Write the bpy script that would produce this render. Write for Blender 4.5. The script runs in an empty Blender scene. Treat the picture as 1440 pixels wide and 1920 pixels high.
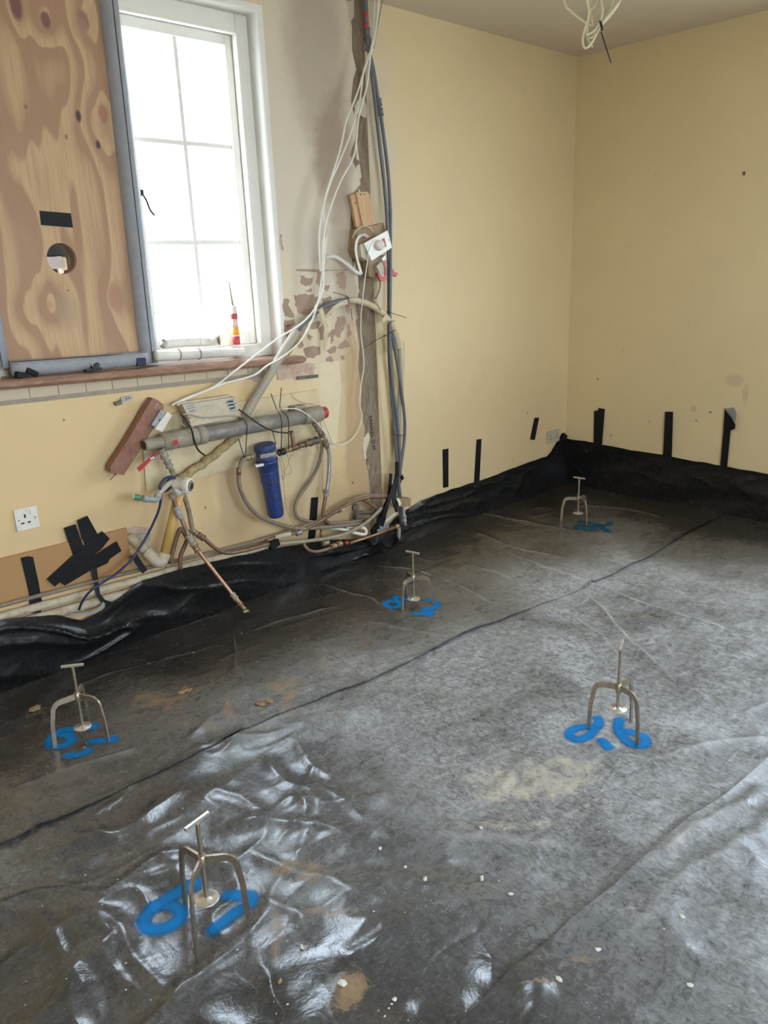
import bpy, bmesh, math, random
import numpy as np
from mathutils import Vector, Matrix
from mathutils.geometry import tessellate_polygon
random.seed(7)
sc = bpy.context.scene
COL = sc.collection

# ------------------------------------------------------------------ camera
FPX = 1473.61
YAW, PITCH, ROLL = (math.radians(v) for v in (43.5765, -17.0973, -2.2479))
CAM = Vector((-4.65787, -3.02027, 1.5))
_f = Vector((math.cos(PITCH)*math.sin(YAW), math.cos(PITCH)*math.cos(YAW), math.sin(PITCH)))
_r = Vector((math.cos(YAW), -math.sin(YAW), 0)); _u = _r.cross(_f)
RT = _r*math.cos(ROLL) + _u*math.sin(ROLL)
UP = -_r*math.sin(ROLL) + _u*math.cos(ROLL)
cd = bpy.data.cameras.new('camera'); cam = bpy.data.objects.new('camera', cd); COL.objects.link(cam)
cam.matrix_world = Matrix(((RT.x, UP.x, -_f.x, CAM.x), (RT.y, UP.y, -_f.y, CAM.y), (RT.z, UP.z, -_f.z, CAM.z), (0, 0, 0, 1)))
cd.sensor_fit = 'VERTICAL'; cd.sensor_height = 36; cd.lens = FPX/1920*36; cd.clip_start = .02
sc.camera = cam

# ------------------------------------------------------------------ sky, daylight, exposure
sc.view_settings.view_transform = 'Standard'; sc.view_settings.look = 'None'
sc.view_settings.gamma = 1; sc.view_settings.use_curve_mapping = False
sc.view_settings.exposure = 0.0
SKY = 18.2
w = bpy.data.worlds.new('overcast_sky'); sc.world = w; w.use_nodes = True
bg = w.node_tree.nodes['Background']; bg.inputs[0].default_value = (.72, .86, 1.0, 1); bg.inputs[1].default_value = SKY
def portal(name, loc, rot, sx, sy):
    l = bpy.data.lights.new(name, 'AREA'); l.shape = 'RECTANGLE'; l.size = sx; l.size_y = sy
    l.cycles.is_portal = True
    o = bpy.data.objects.new(name, l); COL.objects.link(o); o.location = loc; o.rotation_euler = rot; return o
portal('daylight_portal', (-3.03, .34, 1.84), (-math.pi/2, 0, 0), 1.3, 1.5)
portal('daylight_portal', (.34, -2.5, 1.84), (0, math.pi/2, 0), 1.5, 1.8)
portal('daylight_portal', (-3.8, -5.25, 1.68), (math.pi/2, 0, 0), 2.8, 1.45)

# ------------------------------------------------------------------ pixel rays onto real planes of the room
def _ray(u, v): return RT*((u-720)/FPX) + UP*(-(v-960)/FPX) + _f
def _pl(u, v, ax, val):
    q = _ray(u, v); return CAM + q*((val-CAM[ax])/q[ax])
def A(u, v, y=0.): return _pl(u, v, 1, y)       # window wall is y = 0
def B(u, v, x=0.): return _pl(u, v, 0, x)       # far wall is x = 0
def F(u, v, z=0.): return _pl(u, v, 2, z)       # floor is z = 0
def AP(pts, y=None):                             # pixel path -> points near the window wall
    return [A(p[0], p[1], p[2] if len(p) > 2 else y) for p in pts]

# ------------------------------------------------------------------ materials
def new_mat(name):
    m = bpy.data.materials.new(name); m.use_nodes = True
    nt = m.node_tree; return m, nt, nt.nodes['Principled BSDF']
def N(nt, t, **k):
    n = nt.nodes.new(t)
    for a, b in k.items(): setattr(n, a, b)
    return n
def mth(nt, op, a, b=None, c=None, clamp=False):
    n = N(nt, 'ShaderNodeMath', operation=op); n.use_clamp = clamp
    for i, v in enumerate((a, b, c)):
        if v is None: continue
        if isinstance(v, (int, float)): n.inputs[i].default_value = v
        else: nt.links.new(v, n.inputs[i])
    return n.outputs[0]
def mixc(nt, f, a, b):
    n = N(nt, 'ShaderNodeMix', data_type='RGBA')
    for s, v in ((n.inputs[0], f), (n.inputs[6], a), (n.inputs[7], b)):
        if isinstance(v, (int, float)): s.default_value = v
        elif isinstance(v, tuple): s.default_value = (*v[:3], 1)
        else: nt.links.new(v, s)
    return n.outputs[2]
def coords(nt, scale=(1, 1, 1), kind='Object'):
    tc = N(nt, 'ShaderNodeTexCoord'); mp = N(nt, 'ShaderNodeMapping'); mp.inputs['Scale'].default_value = scale
    nt.links.new(tc.outputs[kind], mp.inputs[0]); return mp.outputs[0]
def noise(nt, vec, scale, detail=3, rough=.55, dist=0):
    n = N(nt, 'ShaderNodeTexNoise'); n.inputs['Scale'].default_value = scale; n.inputs['Detail'].default_value = detail
    n.inputs['Roughness'].default_value = rough; n.inputs['Distortion'].default_value = dist
    nt.links.new(vec, n.inputs['Vector']); return n.outputs['Fac']
def ramp(nt, f, lo, hi):
    n = N(nt, 'ShaderNodeMapRange'); n.inputs[1].default_value = lo; n.inputs[2].default_value = hi; n.clamp = True
    nt.links.new(f, n.inputs[0]); return n.outputs[0]
def bump(nt, h, strength, dist, b):
    n = N(nt, 'ShaderNodeBump'); n.inputs['Strength'].default_value = strength; n.inputs['Distance'].default_value = dist
    nt.links.new(h, n.inputs['Height']); nt.links.new(n.outputs[0], b.inputs['Normal'])

def simple(name, c1, c2=None, rough=.5, metal=0., scale=20, bmp=0., stretch=(1, 1, 1), spec=.5, dirt=None, dirt_amt=.5):
    m, nt, b = new_mat(name)
    b.inputs['Roughness'].default_value = rough; b.inputs['Metallic'].default_value = metal
    b.inputs['Specular IOR Level'].default_value = spec
    v = coords(nt, stretch)
    f = ramp(nt, noise(nt, v, scale, 4), .3, .7)
    c = mixc(nt, f, c1, c2 or tuple(x*.8 for x in c1))
    if dirt:
        c = mixc(nt, mth(nt, 'MULTIPLY', ramp(nt, noise(nt, v, scale*2.3, 5, .7), .48, .62), dirt_amt), c, dirt)
    nt.links.new(c, b.inputs['Base Color'])
    if bmp: bump(nt, noise(nt, v, scale*3, 4), .6, bmp, b)
    return m

def ellipse_mask(nt, x, z, e, wob):
    # soft ellipse with wobbling outline: e = (cx, cz, rx, rz, softness)
    dx = mth(nt, 'DIVIDE', mth(nt, 'SUBTRACT', x, e[0]), e[2]); dz = mth(nt, 'DIVIDE', mth(nt, 'SUBTRACT', z, e[1]), e[3])
    d = mth(nt, 'SQRT', mth(nt, 'ADD', mth(nt, 'MULTIPLY', dx, dx), mth(nt, 'MULTIPLY', dz, dz)))
    d = mth(nt, 'ADD', d, wob)
    n = N(nt, 'ShaderNodeMapRange'); n.interpolation_type = 'SMOOTHSTEP'
    n.inputs[1].default_value = 1+e[4]; n.inputs[2].default_value = 1-e[4]; nt.links.new(d, n.inputs[0]); return n.outputs[0]

CREAM = (.80, .63, .37)
def wall_mat(name, axis, base, stains_and_tones, specks=True):
    m, nt, b = new_mat(name); b.inputs['Roughness'].default_value = .62; b.inputs['Specular IOR Level'].default_value = .25
    tc = N(nt, 'ShaderNodeTexCoord'); sp = N(nt, 'ShaderNodeSeparateXYZ'); nt.links.new(tc.outputs['Object'], sp.inputs[0])
    v = tc.outputs['Object']; hx = sp.outputs[axis]; hz = sp.outputs[2]
    big = noise(nt, v, 1.6, 4); fine = noise(nt, v, 9, 5, .6)
    c = mixc(nt, ramp(nt, big, .3, .7), base, tuple(x*.94 for x in base))
    c = mixc(nt, mth(nt, 'MULTIPLY', ramp(nt, fine, .55, .8), .25), c, tuple(x*.86 for x in base))
    wob = mth(nt, 'MULTIPLY', mth(nt, 'SUBTRACT', noise(nt, v, 7, 5, .6), .5), 1.0)
    for (e, col, s) in stains_and_tones:
        f = mth(nt, 'MULTIPLY', ellipse_mask(nt, hx, hz, e, wob), s)
        c = mixc(nt, f, c, col)
    if specks:
        vo = N(nt, 'ShaderNodeTexVoronoi'); vo.inputs['Scale'].default_value = 9; nt.links.new(v, vo.inputs['Vector'])
        sel = N(nt, 'ShaderNodeSeparateColor'); nt.links.new(vo.outputs['Color'], sel.inputs[0])
        low = ramp(nt, hz, 1.5, .4)
        th = mth(nt, 'MULTIPLY', sel.outputs[0], mth(nt, 'ADD', .028, mth(nt, 'MULTIPLY', low, .055)))
        d = mth(nt, 'LESS_THAN', vo.outputs['Distance'], th)
        c = mixc(nt, mth(nt, 'MULTIPLY', d, mth(nt, 'MULTIPLY', sel.outputs[1], .8)), c, (.16, .10, .06))
    nt.links.new(c, b.inputs['Base Color'])
    bump(nt, mth(nt, 'ADD', noise(nt, v, 30, 4), mth(nt, 'MULTIPLY', noise(nt, v, 5, 3), 2.)), .35, .004, b)
    return m

GREYPL = (.60, .53, .43); PINKPL = (.50, .35, .27); BROWNPL = (.48, .34, .22)
M = {}
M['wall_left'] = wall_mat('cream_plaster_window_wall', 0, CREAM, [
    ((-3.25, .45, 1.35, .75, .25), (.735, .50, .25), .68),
    ((-1.0, .42, 1.0, .45, .6), (.66, .48, .28), .45),  # broad darker tone over the lower wall beyond the post
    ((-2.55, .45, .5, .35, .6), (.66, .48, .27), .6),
    ((-2.12, 2.05, .42, .95, .45), (.66, .585, .49), .75),
    ((-2.08, 2.42, .17, .42, .4), (.43, .34, .26), .75),
    ((-2.02, 2.02, .11, .27, .3), (.38, .28, .21), .75),
    ((-1.98, 1.56, .08, .36, .3), (.42, .32, .24), .7),
    ((-2.14, 1.60, .09, .13, .5), (.54, .46, .38), .5),
    ((-1.955, .62, .085, .66, .18), (.52, .36, .20), .9),
    ((-2.06, .95, .045, .34, .3), (.60, .46, .27), .6),
    ((-2.76, .44, .06, .34, .4), (.52, .37, .22), .75),
    ((-3.22, .82, .16, .15, .5), (.62, .46, .29), .35),
    ((-2.35, .60, .18, .26, .5), (.60, .53, .37), .35),
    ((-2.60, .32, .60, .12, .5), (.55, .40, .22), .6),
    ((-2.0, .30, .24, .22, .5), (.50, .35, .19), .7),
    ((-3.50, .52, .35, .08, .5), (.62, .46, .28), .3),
])
M['wall_right'] = wall_mat('cream_plaster_far_wall', 1, CREAM, [
    ((-1.13, .81, .05, .035, .4), (.50, .38, .24), .45), ((-1.20, .74, .018, .05, .5), (.52, .38, .22), .5),
    ((-1.40, .62, .03, .02, .3), (.48, .36, .24), .4), ((-.90, .62, .02, .02, .3), (.48, .36, .24), .5)])
M['wall_plain'] = wall_mat('cream_plaster_other_walls', 0, CREAM, [], False)
M['ceiling'] = simple('ceiling_paint', (.76, .68, .56), (.72, .64, .52), .7, scale=3, bmp=.0015)
M['slab'] = simple('concrete_slab', (.30, .29, .27), (.22, .21, .2), .8, scale=8, bmp=.002)
M['masonry'] = simple('rubble_masonry', (.42, .31, .23), (.30, .22, .16), .9, scale=14, bmp=.01, dirt=(.55, .45, .35))
M['white_paint'] = simple('white_gloss_paint', (.90, .86, .79), (.87, .83, .75), .35, scale=6)
M['reveal'] = simple('white_plaster_reveal', (.84, .80, .73), (.79, .75, .68), .6, scale=5, bmp=.001)
M['sill'] = simple('worn_sill_wood', (.33, .175, .105), (.22, .11, .065), .38, scale=9, stretch=(1, 6, 6), dirt=(.45, .31, .22), dirt_amt=.5)
M['tile'] = simple('beige_tile', (.62, .505, .35), (.55, .45, .31), .3, scale=10)
M['grout'] = simple('grout', (.40, .33, .25), None, .9)
M['foam'] = simple('grey_pipe_foam', (.33, .33, .35), (.28, .28, .30), .7, scale=30, bmp=.001, dirt=(.36, .345, .32), dirt_amt=.35)
M['black'] = simple('black_plastic', (.02, .02, .022), (.03, .03, .03), .4)
M['steel'] = simple('screed_tripod_steel', (.50, .42, .33), (.38, .315, .24), .42, .85, scale=25, dirt=(.30, .25, .19), dirt_amt=.55)
M['disc'] = simple('zinc_disc', (.82, .78, .75), (.72, .68, .66), .36, .8, scale=60, dirt=(.45, .38, .34), dirt_amt=.35)
M['galv'] = simple('galvanised_steel', (.52, .53, .55), (.36, .37, .39), .45, .7, scale=50, dirt=(.35, .31, .27))
M['timber'] = simple('old_timber_post', (.28, .195, .12), (.175, .12, .074), .8, scale=14, stretch=(6, 6, .7), bmp=.003, dirt=(.40, .33, .25), dirt_amt=.6)
M['raw_wood'] = simple('fresh_pine', (.66, .42, .22), (.55, .32, .16), .6, scale=8, stretch=(5, 5, .8))
M['old_wood'] = simple('weathered_pine', (.42, .29, .17), (.30, .2, .12), .7, scale=10, stretch=(5, 5, 1), bmp=.001)
M['red_wood'] = simple('red_brown_painted_wood', (.30, .135, .085), (.24, .105, .065), .6, scale=10, stretch=(2, 2, 1), dirt=(.45, .27, .2), dirt_amt=.35)
M['white_plastic'] = simple('white_plastic', (.84, .79, .70), (.78, .73, .64), .3, scale=12, dirt=(.60, .55, .48), dirt_amt=.35)
M['dusty_white'] = simple('dusty_white_plastic', (.62, .53, .40), (.52, .44, .32), .6, scale=18, dirt=(.42, .34, .23), dirt_amt=.5)
M['grey_waste'] = simple('dusty_grey_waste_pipe', (.235, .215, .19), (.20, .18, .16), .45, scale=10, dirt=(.40, .335, .25), dirt_amt=.6)
M['waste_dusty'] = simple('dusty_pipe_collar', (.36, .31, .235), (.28, .235, .175), .6, scale=16, dirt=(.47, .40, .29), dirt_amt=.4)
M['conduit'] = simple('grey_conduit', (.15, .158, .17), (.12, .127, .138), .42, scale=12)
M['hose'] = simple('dusty_hose', (.255, .20, .145), (.20, .15, .105), .6, scale=20, dirt=(.38, .30, .21), dirt_amt=.4)
M['copper'] = simple('dirty_copper', (.30, .165, .105), (.21, .12, .08), .5, .55, scale=25, dirt=(.34, .27, .19), dirt_amt=.6)
M['copper_clean'] = simple('copper_pipe', (.50, .27, .17), (.38, .21, .13), .42, .7, scale=20, dirt=(.42, .3, .19), dirt_amt=.4)
M['brass'] = simple('tarnished_brass', (.50, .38, .19), (.34, .25, .13), .5, .6, scale=40, dirt=(.52, .45, .33))
M['cream_pipe'] = simple('dusty_cream_pipe', (.62, .53, .39), (.52, .42, .29), .7, scale=14, bmp=.001, dirt=(.36, .27, .18), dirt_amt=.65)
M['yellow_pipe'] = simple('yellow_waste_pipe', (.68, .43, .12), (.58, .36, .11), .35, scale=8)
M['cable_white'] = simple('white_cable', (.88, .84, .75), (.82, .77, .67), .4, scale=12)
M['cable_blue'] = simple('dark_blue_cable', (.03, .035, .12), (.02, .025, .09), .4)
M['purple_dust'] = M['cable_blue']
M['filter_blue'] = simple('blue_filter_plastic', (.02, .05, .215), (.016, .038, .165), .32, scale=14, dirt=(.09, .09, .12), dirt_amt=.6)
M['filter_cap'] = simple('blue_grey_filter_cap', (.05, .075, .215), (.04, .06, .17), .45, scale=30, dirt=(.16, .16, .22), dirt_amt=.5)
M['red'] = simple('red_plastic', (.55, .05, .05), (.42, .04, .04), .4)
M['red_tape'] = simple('red_tape', (.60, .04, .06), (.5, .03, .05), .35)
M['green'] = simple('green_plastic', (.10, .26, .13), (.08, .22, .11), .4)
M['grey_plastic'] = simple('grey_plastic_fitting', (.36, .37, .37), (.30, .31, .31), .4, dirt=(.45, .42, .37))
M['foam_yellow'] = simple('expanding_foam', (.52, .39, .18), (.38, .27, .12), .85, scale=28, bmp=.012, dirt=(.22, .15, .08), dirt_amt=.6)
M['wrap'] = simple('yellowed_wrap', (.66, .55, .36), (.54, .43, .26), .55, scale=14, bmp=.004)
M['lagged'] = simple('lagged_hose', (.42, .385, .32), (.35, .31, .25), .6, scale=9, bmp=.003, dirt=(.50, .38, .22), dirt_amt=.55)
M['board_green'] = simple('stained_plasterboard', (.72, .575, .36), (.66, .53, .32), .7, scale=5, dirt=(.46, .40, .20), dirt_amt=.4)
M['hardboard'] = simple('orange_brown_board', (.47, .255, .105), (.42, .225, .09), .5, scale=4)
M['tape'] = simple('black_cloth_tape', (.008, .008, .009), (.012, .012, .013), .5, scale=60, bmp=.0006, spec=.25)
M['tape_back'] = simple('tape_adhesive_side', (.34, .33, .31), None, .5)
M['string'] = simple('tan_string', (.36, .27, .16), None, .9)
M['pink_plaster'] = simple('pink_plaster', (.47, .325, .245), (.54, .40, .31), .9, scale=18, bmp=.004, dirt=(.60, .52, .42), dirt_amt=.4)
M['cream_flake'] = simple('cream_paint_flake', (.70, .60, .44), (.64, .55, .41), .7, scale=8)
M['brick'] = simple('old_brick', (.50, .31, .21), (.60, .45, .34), .9, scale=26, bmp=.006, dirt=(.66, .55, .43))
M['socket_old'] = simple('cream_socket', (.60, .52, .38), None, .45)
M['crumb'] = simple('plaster_crumb', (.74, .71, .66), (.6, .56, .5), .9)
M['brown_crumb'] = simple('clay_crumb', (.36, .24, .12), (.28, .18, .1), .9)
M['paving'] = simple('pale_paving', (.50, .49, .46), (.42, .41, .39), .9, scale=2)
M['label_paper'] = simple('paper_label', (.80, .78, .72), None, .6)
M['orange'] = simple('orange_print', (.85, .38, .03), None, .4)
M['grey_print'] = simple('grey_print', (.30, .30, .29), (.42, .41, .38), .6, scale=60)
M['dark_print'] = simple('dark_print', (.05, .045, .04), None, .7)
M['pink_box'] = simple('pinkish_white_box', (.75, .66, .64), None, .4)
M['dark_steel'] = simple('dark_rusty_steel', (.12, .10, .085), (.2, .17, .14), .55, .5, scale=40)

def glass_mat():
    m, nt, b = new_mat('window_glass'); nt.nodes.remove(b)
    out = [n for n in nt.nodes if n.type == 'OUTPUT_MATERIAL'][0]
    t = N(nt, 'ShaderNodeBsdfTransparent'); g = N(nt, 'ShaderNodeBsdfGlossy'); g.inputs['Roughness'].default_value = .02
    lw = N(nt, 'ShaderNodeLayerWeight'); lw.inputs[0].default_value = .5; fac = mth(nt, 'ADD', .03, mth(nt, 'MULTIPLY', mth(nt, 'POWER', lw.outputs['Facing'], 5.), .5))
    mx = N(nt, 'ShaderNodeMixShader'); nt.links.new(fac, mx.inputs[0]); nt.links.new(t.outputs[0], mx.inputs[1]); nt.links.new(g.outputs[0], mx.inputs[2])
    nt.links.new(mx.outputs[0], out.inputs[0]); return m
M['glass'] = glass_mat()

def ply_mat(knots, bands):
    m, nt, b = new_mat('pine_plywood'); b.inputs['Roughness'].default_value = .6; b.inputs['Specular IOR Level'].default_value = .3
    tc = N(nt, 'ShaderNodeTexCoord'); sp = N(nt, 'ShaderNodeSeparateXYZ'); nt.links.new(tc.outputs['Object'], sp.inputs[0])
    v = tc.outputs['Object']; x = sp.outputs[0]; z = sp.outputs[2]
    vs = coords(nt, (1, 1, .14)); vl = coords(nt, (1, 1, .03))
    n1 = noise(nt, vs, 6, 2, .5); n2 = noise(nt, vl, 110, 5, .7)
    g = mth(nt, 'ADD', mth(nt, 'MULTIPLY', x, 5.), mth(nt, 'MULTIPLY', n1, 3.6))
    for (kx, kz, kr, a) in bands:
        dx = mth(nt, 'DIVIDE', mth(nt, 'SUBTRACT', x, kx), kr); dz = mth(nt, 'DIVIDE', mth(nt, 'SUBTRACT', z, kz), kr*1.7)
        q = mth(nt, 'ADD', mth(nt, 'MULTIPLY', dx, dx), mth(nt, 'MULTIPLY', dz, dz))
        g = mth(nt, 'ADD', g, mth(nt, 'MULTIPLY', mth(nt, 'EXPONENT', mth(nt, 'MULTIPLY', q, -1.)), a*.62))
    s = mth(nt, 'FRACT', g)
    e = ramp(nt, s, .0, .62); e2 = ramp(nt, s, 1.0, .93)
    f = mth(nt, 'MULTIPLY', mth(nt, 'MULTIPLY', e, e), e2)
    c = mixc(nt, f, (.60, .395, .22), (.42, .245, .145))
    c = mixc(nt, mth(nt, 'MULTIPLY', ramp(nt, n2, .46, .68), .55), c, (.38, .22, .125))
    c = mixc(nt, mth(nt, 'MULTIPLY', ramp(nt, noise(nt, v, 2.2, 3), .5, .8), .35), c, (.50, .34, .235))
    wob = mth(nt, 'MULTIPLY', mth(nt, 'SUBTRACT', noise(nt, v, 30, 2), .5), .5)
    for (kx, kz, rx, rz, col, soft, st) in knots:
        c = mixc(nt, mth(nt, 'MULTIPLY', ellipse_mask(nt, x, z, (kx, kz, rx, rz, soft), wob), st), c, col)
    nt.links.new(c, b.inputs['Base Color']); bump(nt, n2, .25, .001, b); return m

# ------------------------------------------------------------------ mesh helpers
class MB:
    def __init__(s): s.v = []; s.f = []; s.sm = []
    def add(s, v, f, smooth=True):
        o = len(s.v); s.v += [tuple(p) for p in v]; s.f += [tuple(i+o for i in q) for q in f]; s.sm += [smooth]*len(f); return s
    def box(s, c, half, R=None, bev=0.):
        R = R or Matrix.Identity(3); c = Vector(c)
        if bev <= 0:
            v = [c + R @ Vector((sx*half[0], sy*half[1], sz*half[2])) for sx in (-1, 1) for sy in (-1, 1) for sz in (-1, 1)]
            return s.add(v, [(0, 1, 3, 2), (4, 6, 7, 5), (0, 4, 5, 1), (2, 3, 7, 6), (0, 2, 6, 4), (1, 5, 7, 3)], False)
        bm = bmesh.new(); bmesh.ops.create_cube(bm, size=2)
        for q in bm.verts: q.co = Vector((q.co.x*half[0], q.co.y*half[1], q.co.z*half[2]))
        bmesh.ops.bevel(bm, geom=bm.edges[:], offset=bev, segments=2, affect='EDGES', profile=.6)
        bm.verts.index_update()
        s.add([c + R @ q.co for q in bm.verts], [[q.index for q in f.verts] for f in bm.faces], False); bm.free(); return s
    def tube(s, pts, r, n=10, smooth=3, caps=True, hollow=0.):
        P = spline(pts, smooth) if smooth > 1 and len(pts) > 2 else [Vector(p) for p in pts]
        k = len(P); rr = r if isinstance(r, (list, tuple)) else None
        v = []; f = []
        t0 = (P[1]-P[0]).normalized(); a = Vector((0, 0, 1)) if abs(t0.z) < .9 else Vector((1, 0, 0)); nn = (a - t0*a.dot(t0)).normalized()
        for i in range(k):
            t = (P[min(i+1, k-1)] - P[max(i-1, 0)]).normalized(); nn = (nn - t*nn.dot(t)).normalized(); b = t.cross(nn)
            q = (rr[0] + (rr[-1]-rr[0])*i/(k-1)) if rr else r
            for j in range(n):
                an = 2*math.pi*j/n; v.append(P[i] + nn*(math.cos(an)*q) + b*(math.sin(an)*q))
        for i in range(k-1):
            for j in range(n): f.append((i*n+j, i*n+(j+1) % n, (i+1)*n+(j+1) % n, (i+1)*n+j))
        if caps: f.append(tuple(range(n-1, -1, -1))); f.append(tuple((k-1)*n+j for j in range(n)))
        return s.add(v, f)
    def lathe(s, p0, p1, prof, n=20, flat=False):
        # prof: list of (t along p0->p1 in metres, radius)
        p0 = Vector(p0); d = (Vector(p1)-p0).normalized(); a = Vector((0, 0, 1)) if abs(d.z) < .9 else Vector((1, 0, 0))
        nn = (a - d*a.dot(d)).normalized(); b = d.cross(nn); v = []; f = []
        for t, r in prof:
            for j in range(n):
                an = 2*math.pi*j/n; v.append(p0 + d*t + nn*(math.cos(an)*r) + b*(math.sin(an)*r))
        for i in range(len(prof)-1):
            for j in range(n): f.append((i*n+j, i*n+(j+1) % n, (i+1)*n+(j+1) % n, (i+1)*n+j))
        f.append(tuple(range(n-1, -1, -1))); f.append(tuple((len(prof)-1)*n+j for j in range(n)))
        return s.add(v, f, not flat)
    def prism(s, poly, nrm, depth):
        # planar polygon (3-D points) pulled back along nrm
        P = [Vector(p) for p in poly]; nrm = Vector(nrm); k = len(P)
        tri = tessellate_polygon([P]); v = P + [p - nrm*depth for p in P]
        f = [tuple(t) for t in tri]
        ref = sum(((P[t[1]]-P[t[0]]).cross(P[t[2]]-P[t[0]]) for t in tri), Vector()).dot(nrm)
        if ref < 0: f = [q[::-1] for q in f]
        f += [tuple(i+k for i in q[::-1]) for q in f]
        f += [(i, (i+1) % k, (i+1) % k+k, i+k) for i in range(k)]
        return s.add(v, f, False)
    def ribbon(s, pts, side, width, th=.0012):
        # strip with thickness following pts; side: vectors across
        P = [Vector(p) for p in pts]; v = []; f = []
        for i, p in enumerate(P):
            t = (P[min(i+1, len(P)-1)]-P[max(i-1, 0)]).normalized()
            sd = (side[i] if isinstance(side, list) else side); wd = width[i] if isinstance(width, list) else width
            sd = (sd - t*sd.dot(t)).normalized(); nn = t.cross(sd)
            v += [p-sd*wd/2+nn*th/2, p+sd*wd/2+nn*th/2, p+sd*wd/2-nn*th/2, p-sd*wd/2-nn*th/2]
        for i in range(len(P)-1):
            for j in range(4): f.append((i*4+j, i*4+(j+1) % 4, i*4+4+(j+1) % 4, i*4+4+j))
        f += [(3, 2, 1, 0), tuple(len(P)*4-4+j for j in range(4))]
        return s.add(v, f, False)
    def build(s, name, mat, parent=None):
        me = bpy.data.meshes.new(name); me.from_pydata(s.v, [], s.f); me.polygons.foreach_set('use_smooth', s.sm)
        bm = bmesh.new(); bm.from_mesh(me); bmesh.ops.recalc_face_normals(bm, faces=bm.faces); bm.to_mesh(me); bm.free()
        me.materials.append(M[mat] if isinstance(mat, str) else mat); me.update()
        o = bpy.data.objects.new(name, me); COL.objects.link(o)
        if parent:
            o.parent = parent; o.matrix_parent_inverse = Matrix.Translation(-parent.location) if parent.parent is None else Matrix.Identity(4)
        return o
def spline(pts, n):
    P = [Vector(p) for p in pts]; out = []
    for i in range(len(P)-1):
        p0 = P[i-1] if i else P[0]*2-P[1]; p1, p2 = P[i], P[i+1]; p3 = P[i+2] if i+2 < len(P) else P[-1]*2-P[-2]
        for j in range(n):
            t = j/n
            out.append(.5*((2*p1)+(p2-p0)*t+(2*p0-5*p1+4*p2-p3)*t*t+(3*p1-p0-3*p2+p3)*t*t*t))
    out.append(P[-1]); return out
def tag(o, label=None, cat=None, group=None, kind=None):
    for k, v in (('label', label), ('category', cat), ('group', group), ('kind', kind)):
        if v: o[k] = v
    return o
def thing(name, label, cat, loc=(0, 0, 0), group=None):
    o = bpy.data.objects.new(name, None); COL.objects.link(o); o.location = loc; o.empty_display_size = .05
    return tag(o, label, cat, group)
def axes(x, up=Vector((0, 0, 1))):
    x = Vector(x).normalized(); y = (Vector(up).cross(x)).normalized(); z = x.cross(y); return Matrix((x, y, z)).transposed()
X, Y, Z = Vector((1, 0, 0)), Vector((0, 1, 0)), Vector((0, 0, 1))
H = 2.7
STRUCT = 'structure'

# ================================================================== room shell
MB().box((-3.2, -2.5, -.06), (3.4, 2.7, .05)).build('floor', 'slab')['kind'] = STRUCT
MB().box((-3.2, -2.5, H+.05), (3.4, 2.7, .05)).build('ceiling', 'ceiling')['kind'] = STRUCT
def holed(outer, holes, mk, depth, nrm, name, mat, parent=None):
    loops = [[mk(*p) for p in outer]] + [[mk(*p) for p in h] for h in holes]
    tri = tessellate_polygon(loops); P = [p for l in loops for p in l]; k = len(P); nrm = Vector(nrm)
    mb = MB(); f = [tuple(t) for t in tri]; f += [tuple(i+k for i in t[::-1]) for t in tri]
    o = 0
    for l in loops:
        n = len(l); f += [(o+i, o+(i+1) % n, o+(i+1) % n+k, o+i+k) for i in range(n)]; o += n
    mb.add(P + [p - nrm*depth for p in P], f, False); return mb.build(name, mat, parent)
WX0, WX1, WZ0, WZ1 = -3.66, -2.395, 1.13, 2.552
wins = [(WX0, WZ0), (WX1, WZ0), (WX1, WZ1), (WX0, WZ1)]
rb = .022
winp = [(WX0-rb, WZ0), (WX1+rb, WZ0), (WX1+rb, WZ1+rb), (WX0-rb, WZ1+rb)]
mkA = lambda x, z: Vector((x, 0, z)); mkAm = lambda x, z: Vector((x, .025, z))
# plaster skin left of the timber post ends in a broken edge; the skin beyond the post is straight
edge = [(648, 0), (660, 50), (660, 95), (668, 130), (662, 150), (658, 190), (664, 215), (670, 185), (668, 255), (656, 290), (668, 318), (676, 345), (662, 362),
        (656, 420), (658, 470), (664, 520), (674, 545), (664, 575), (668, 610), (674, 650), (672, 690), (678, 730), (676, 770), (684, 805), (680, 845), (690, 880), (694, 925), (694, 975), (695, 1010)]
eW = [(A(u, v).x, min(H, A(u, v).z)) for u, v in edge]; eW[0] = (eW[0][0], H); eW.append((eW[-1][0], 0))
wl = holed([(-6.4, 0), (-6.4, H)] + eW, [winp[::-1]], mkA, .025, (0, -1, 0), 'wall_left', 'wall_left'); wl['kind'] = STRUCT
PR = -1.792
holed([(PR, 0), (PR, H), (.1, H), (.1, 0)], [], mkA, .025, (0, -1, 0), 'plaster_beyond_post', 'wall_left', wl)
holed([(-6.4, 0), (-6.4, H), (.1, H), (.1, 0)], [[(WX0-.03, WZ0-.03), (WX1+.03, WZ0-.03), (WX1+.03, WZ1+.03), (WX0-.03, WZ1+.03)]], mkAm, .28, (0, -1, 0), 'masonry', 'masonry', wl)
BY0, BY1 = -3.3, -1.72
mkB = lambda y, z: Vector((0, y, z))
holed([(-5.1, 0), (-5.1, H), (.02, H), (.02, 0)], [[(BY0, 1.12), (BY1, 1.12), (BY1, 2.55), (BY0, 2.55)]], mkB, .3, (-1, 0, 0), 'wall_right', 'wall_right')['kind'] = STRUCT
mkC = lambda x, z: Vector((x, -5, z))
holed([(-6.4, 0), (-6.4, H), (.1, H), (.1, 0)], [[(-5.2, .95), (-2.4, .95), (-2.4, 2.4), (-5.2, 2.4)]], mkC, .2, (0, 1, 0), 'wall_back', 'wall_plain')['kind'] = STRUCT
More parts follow.
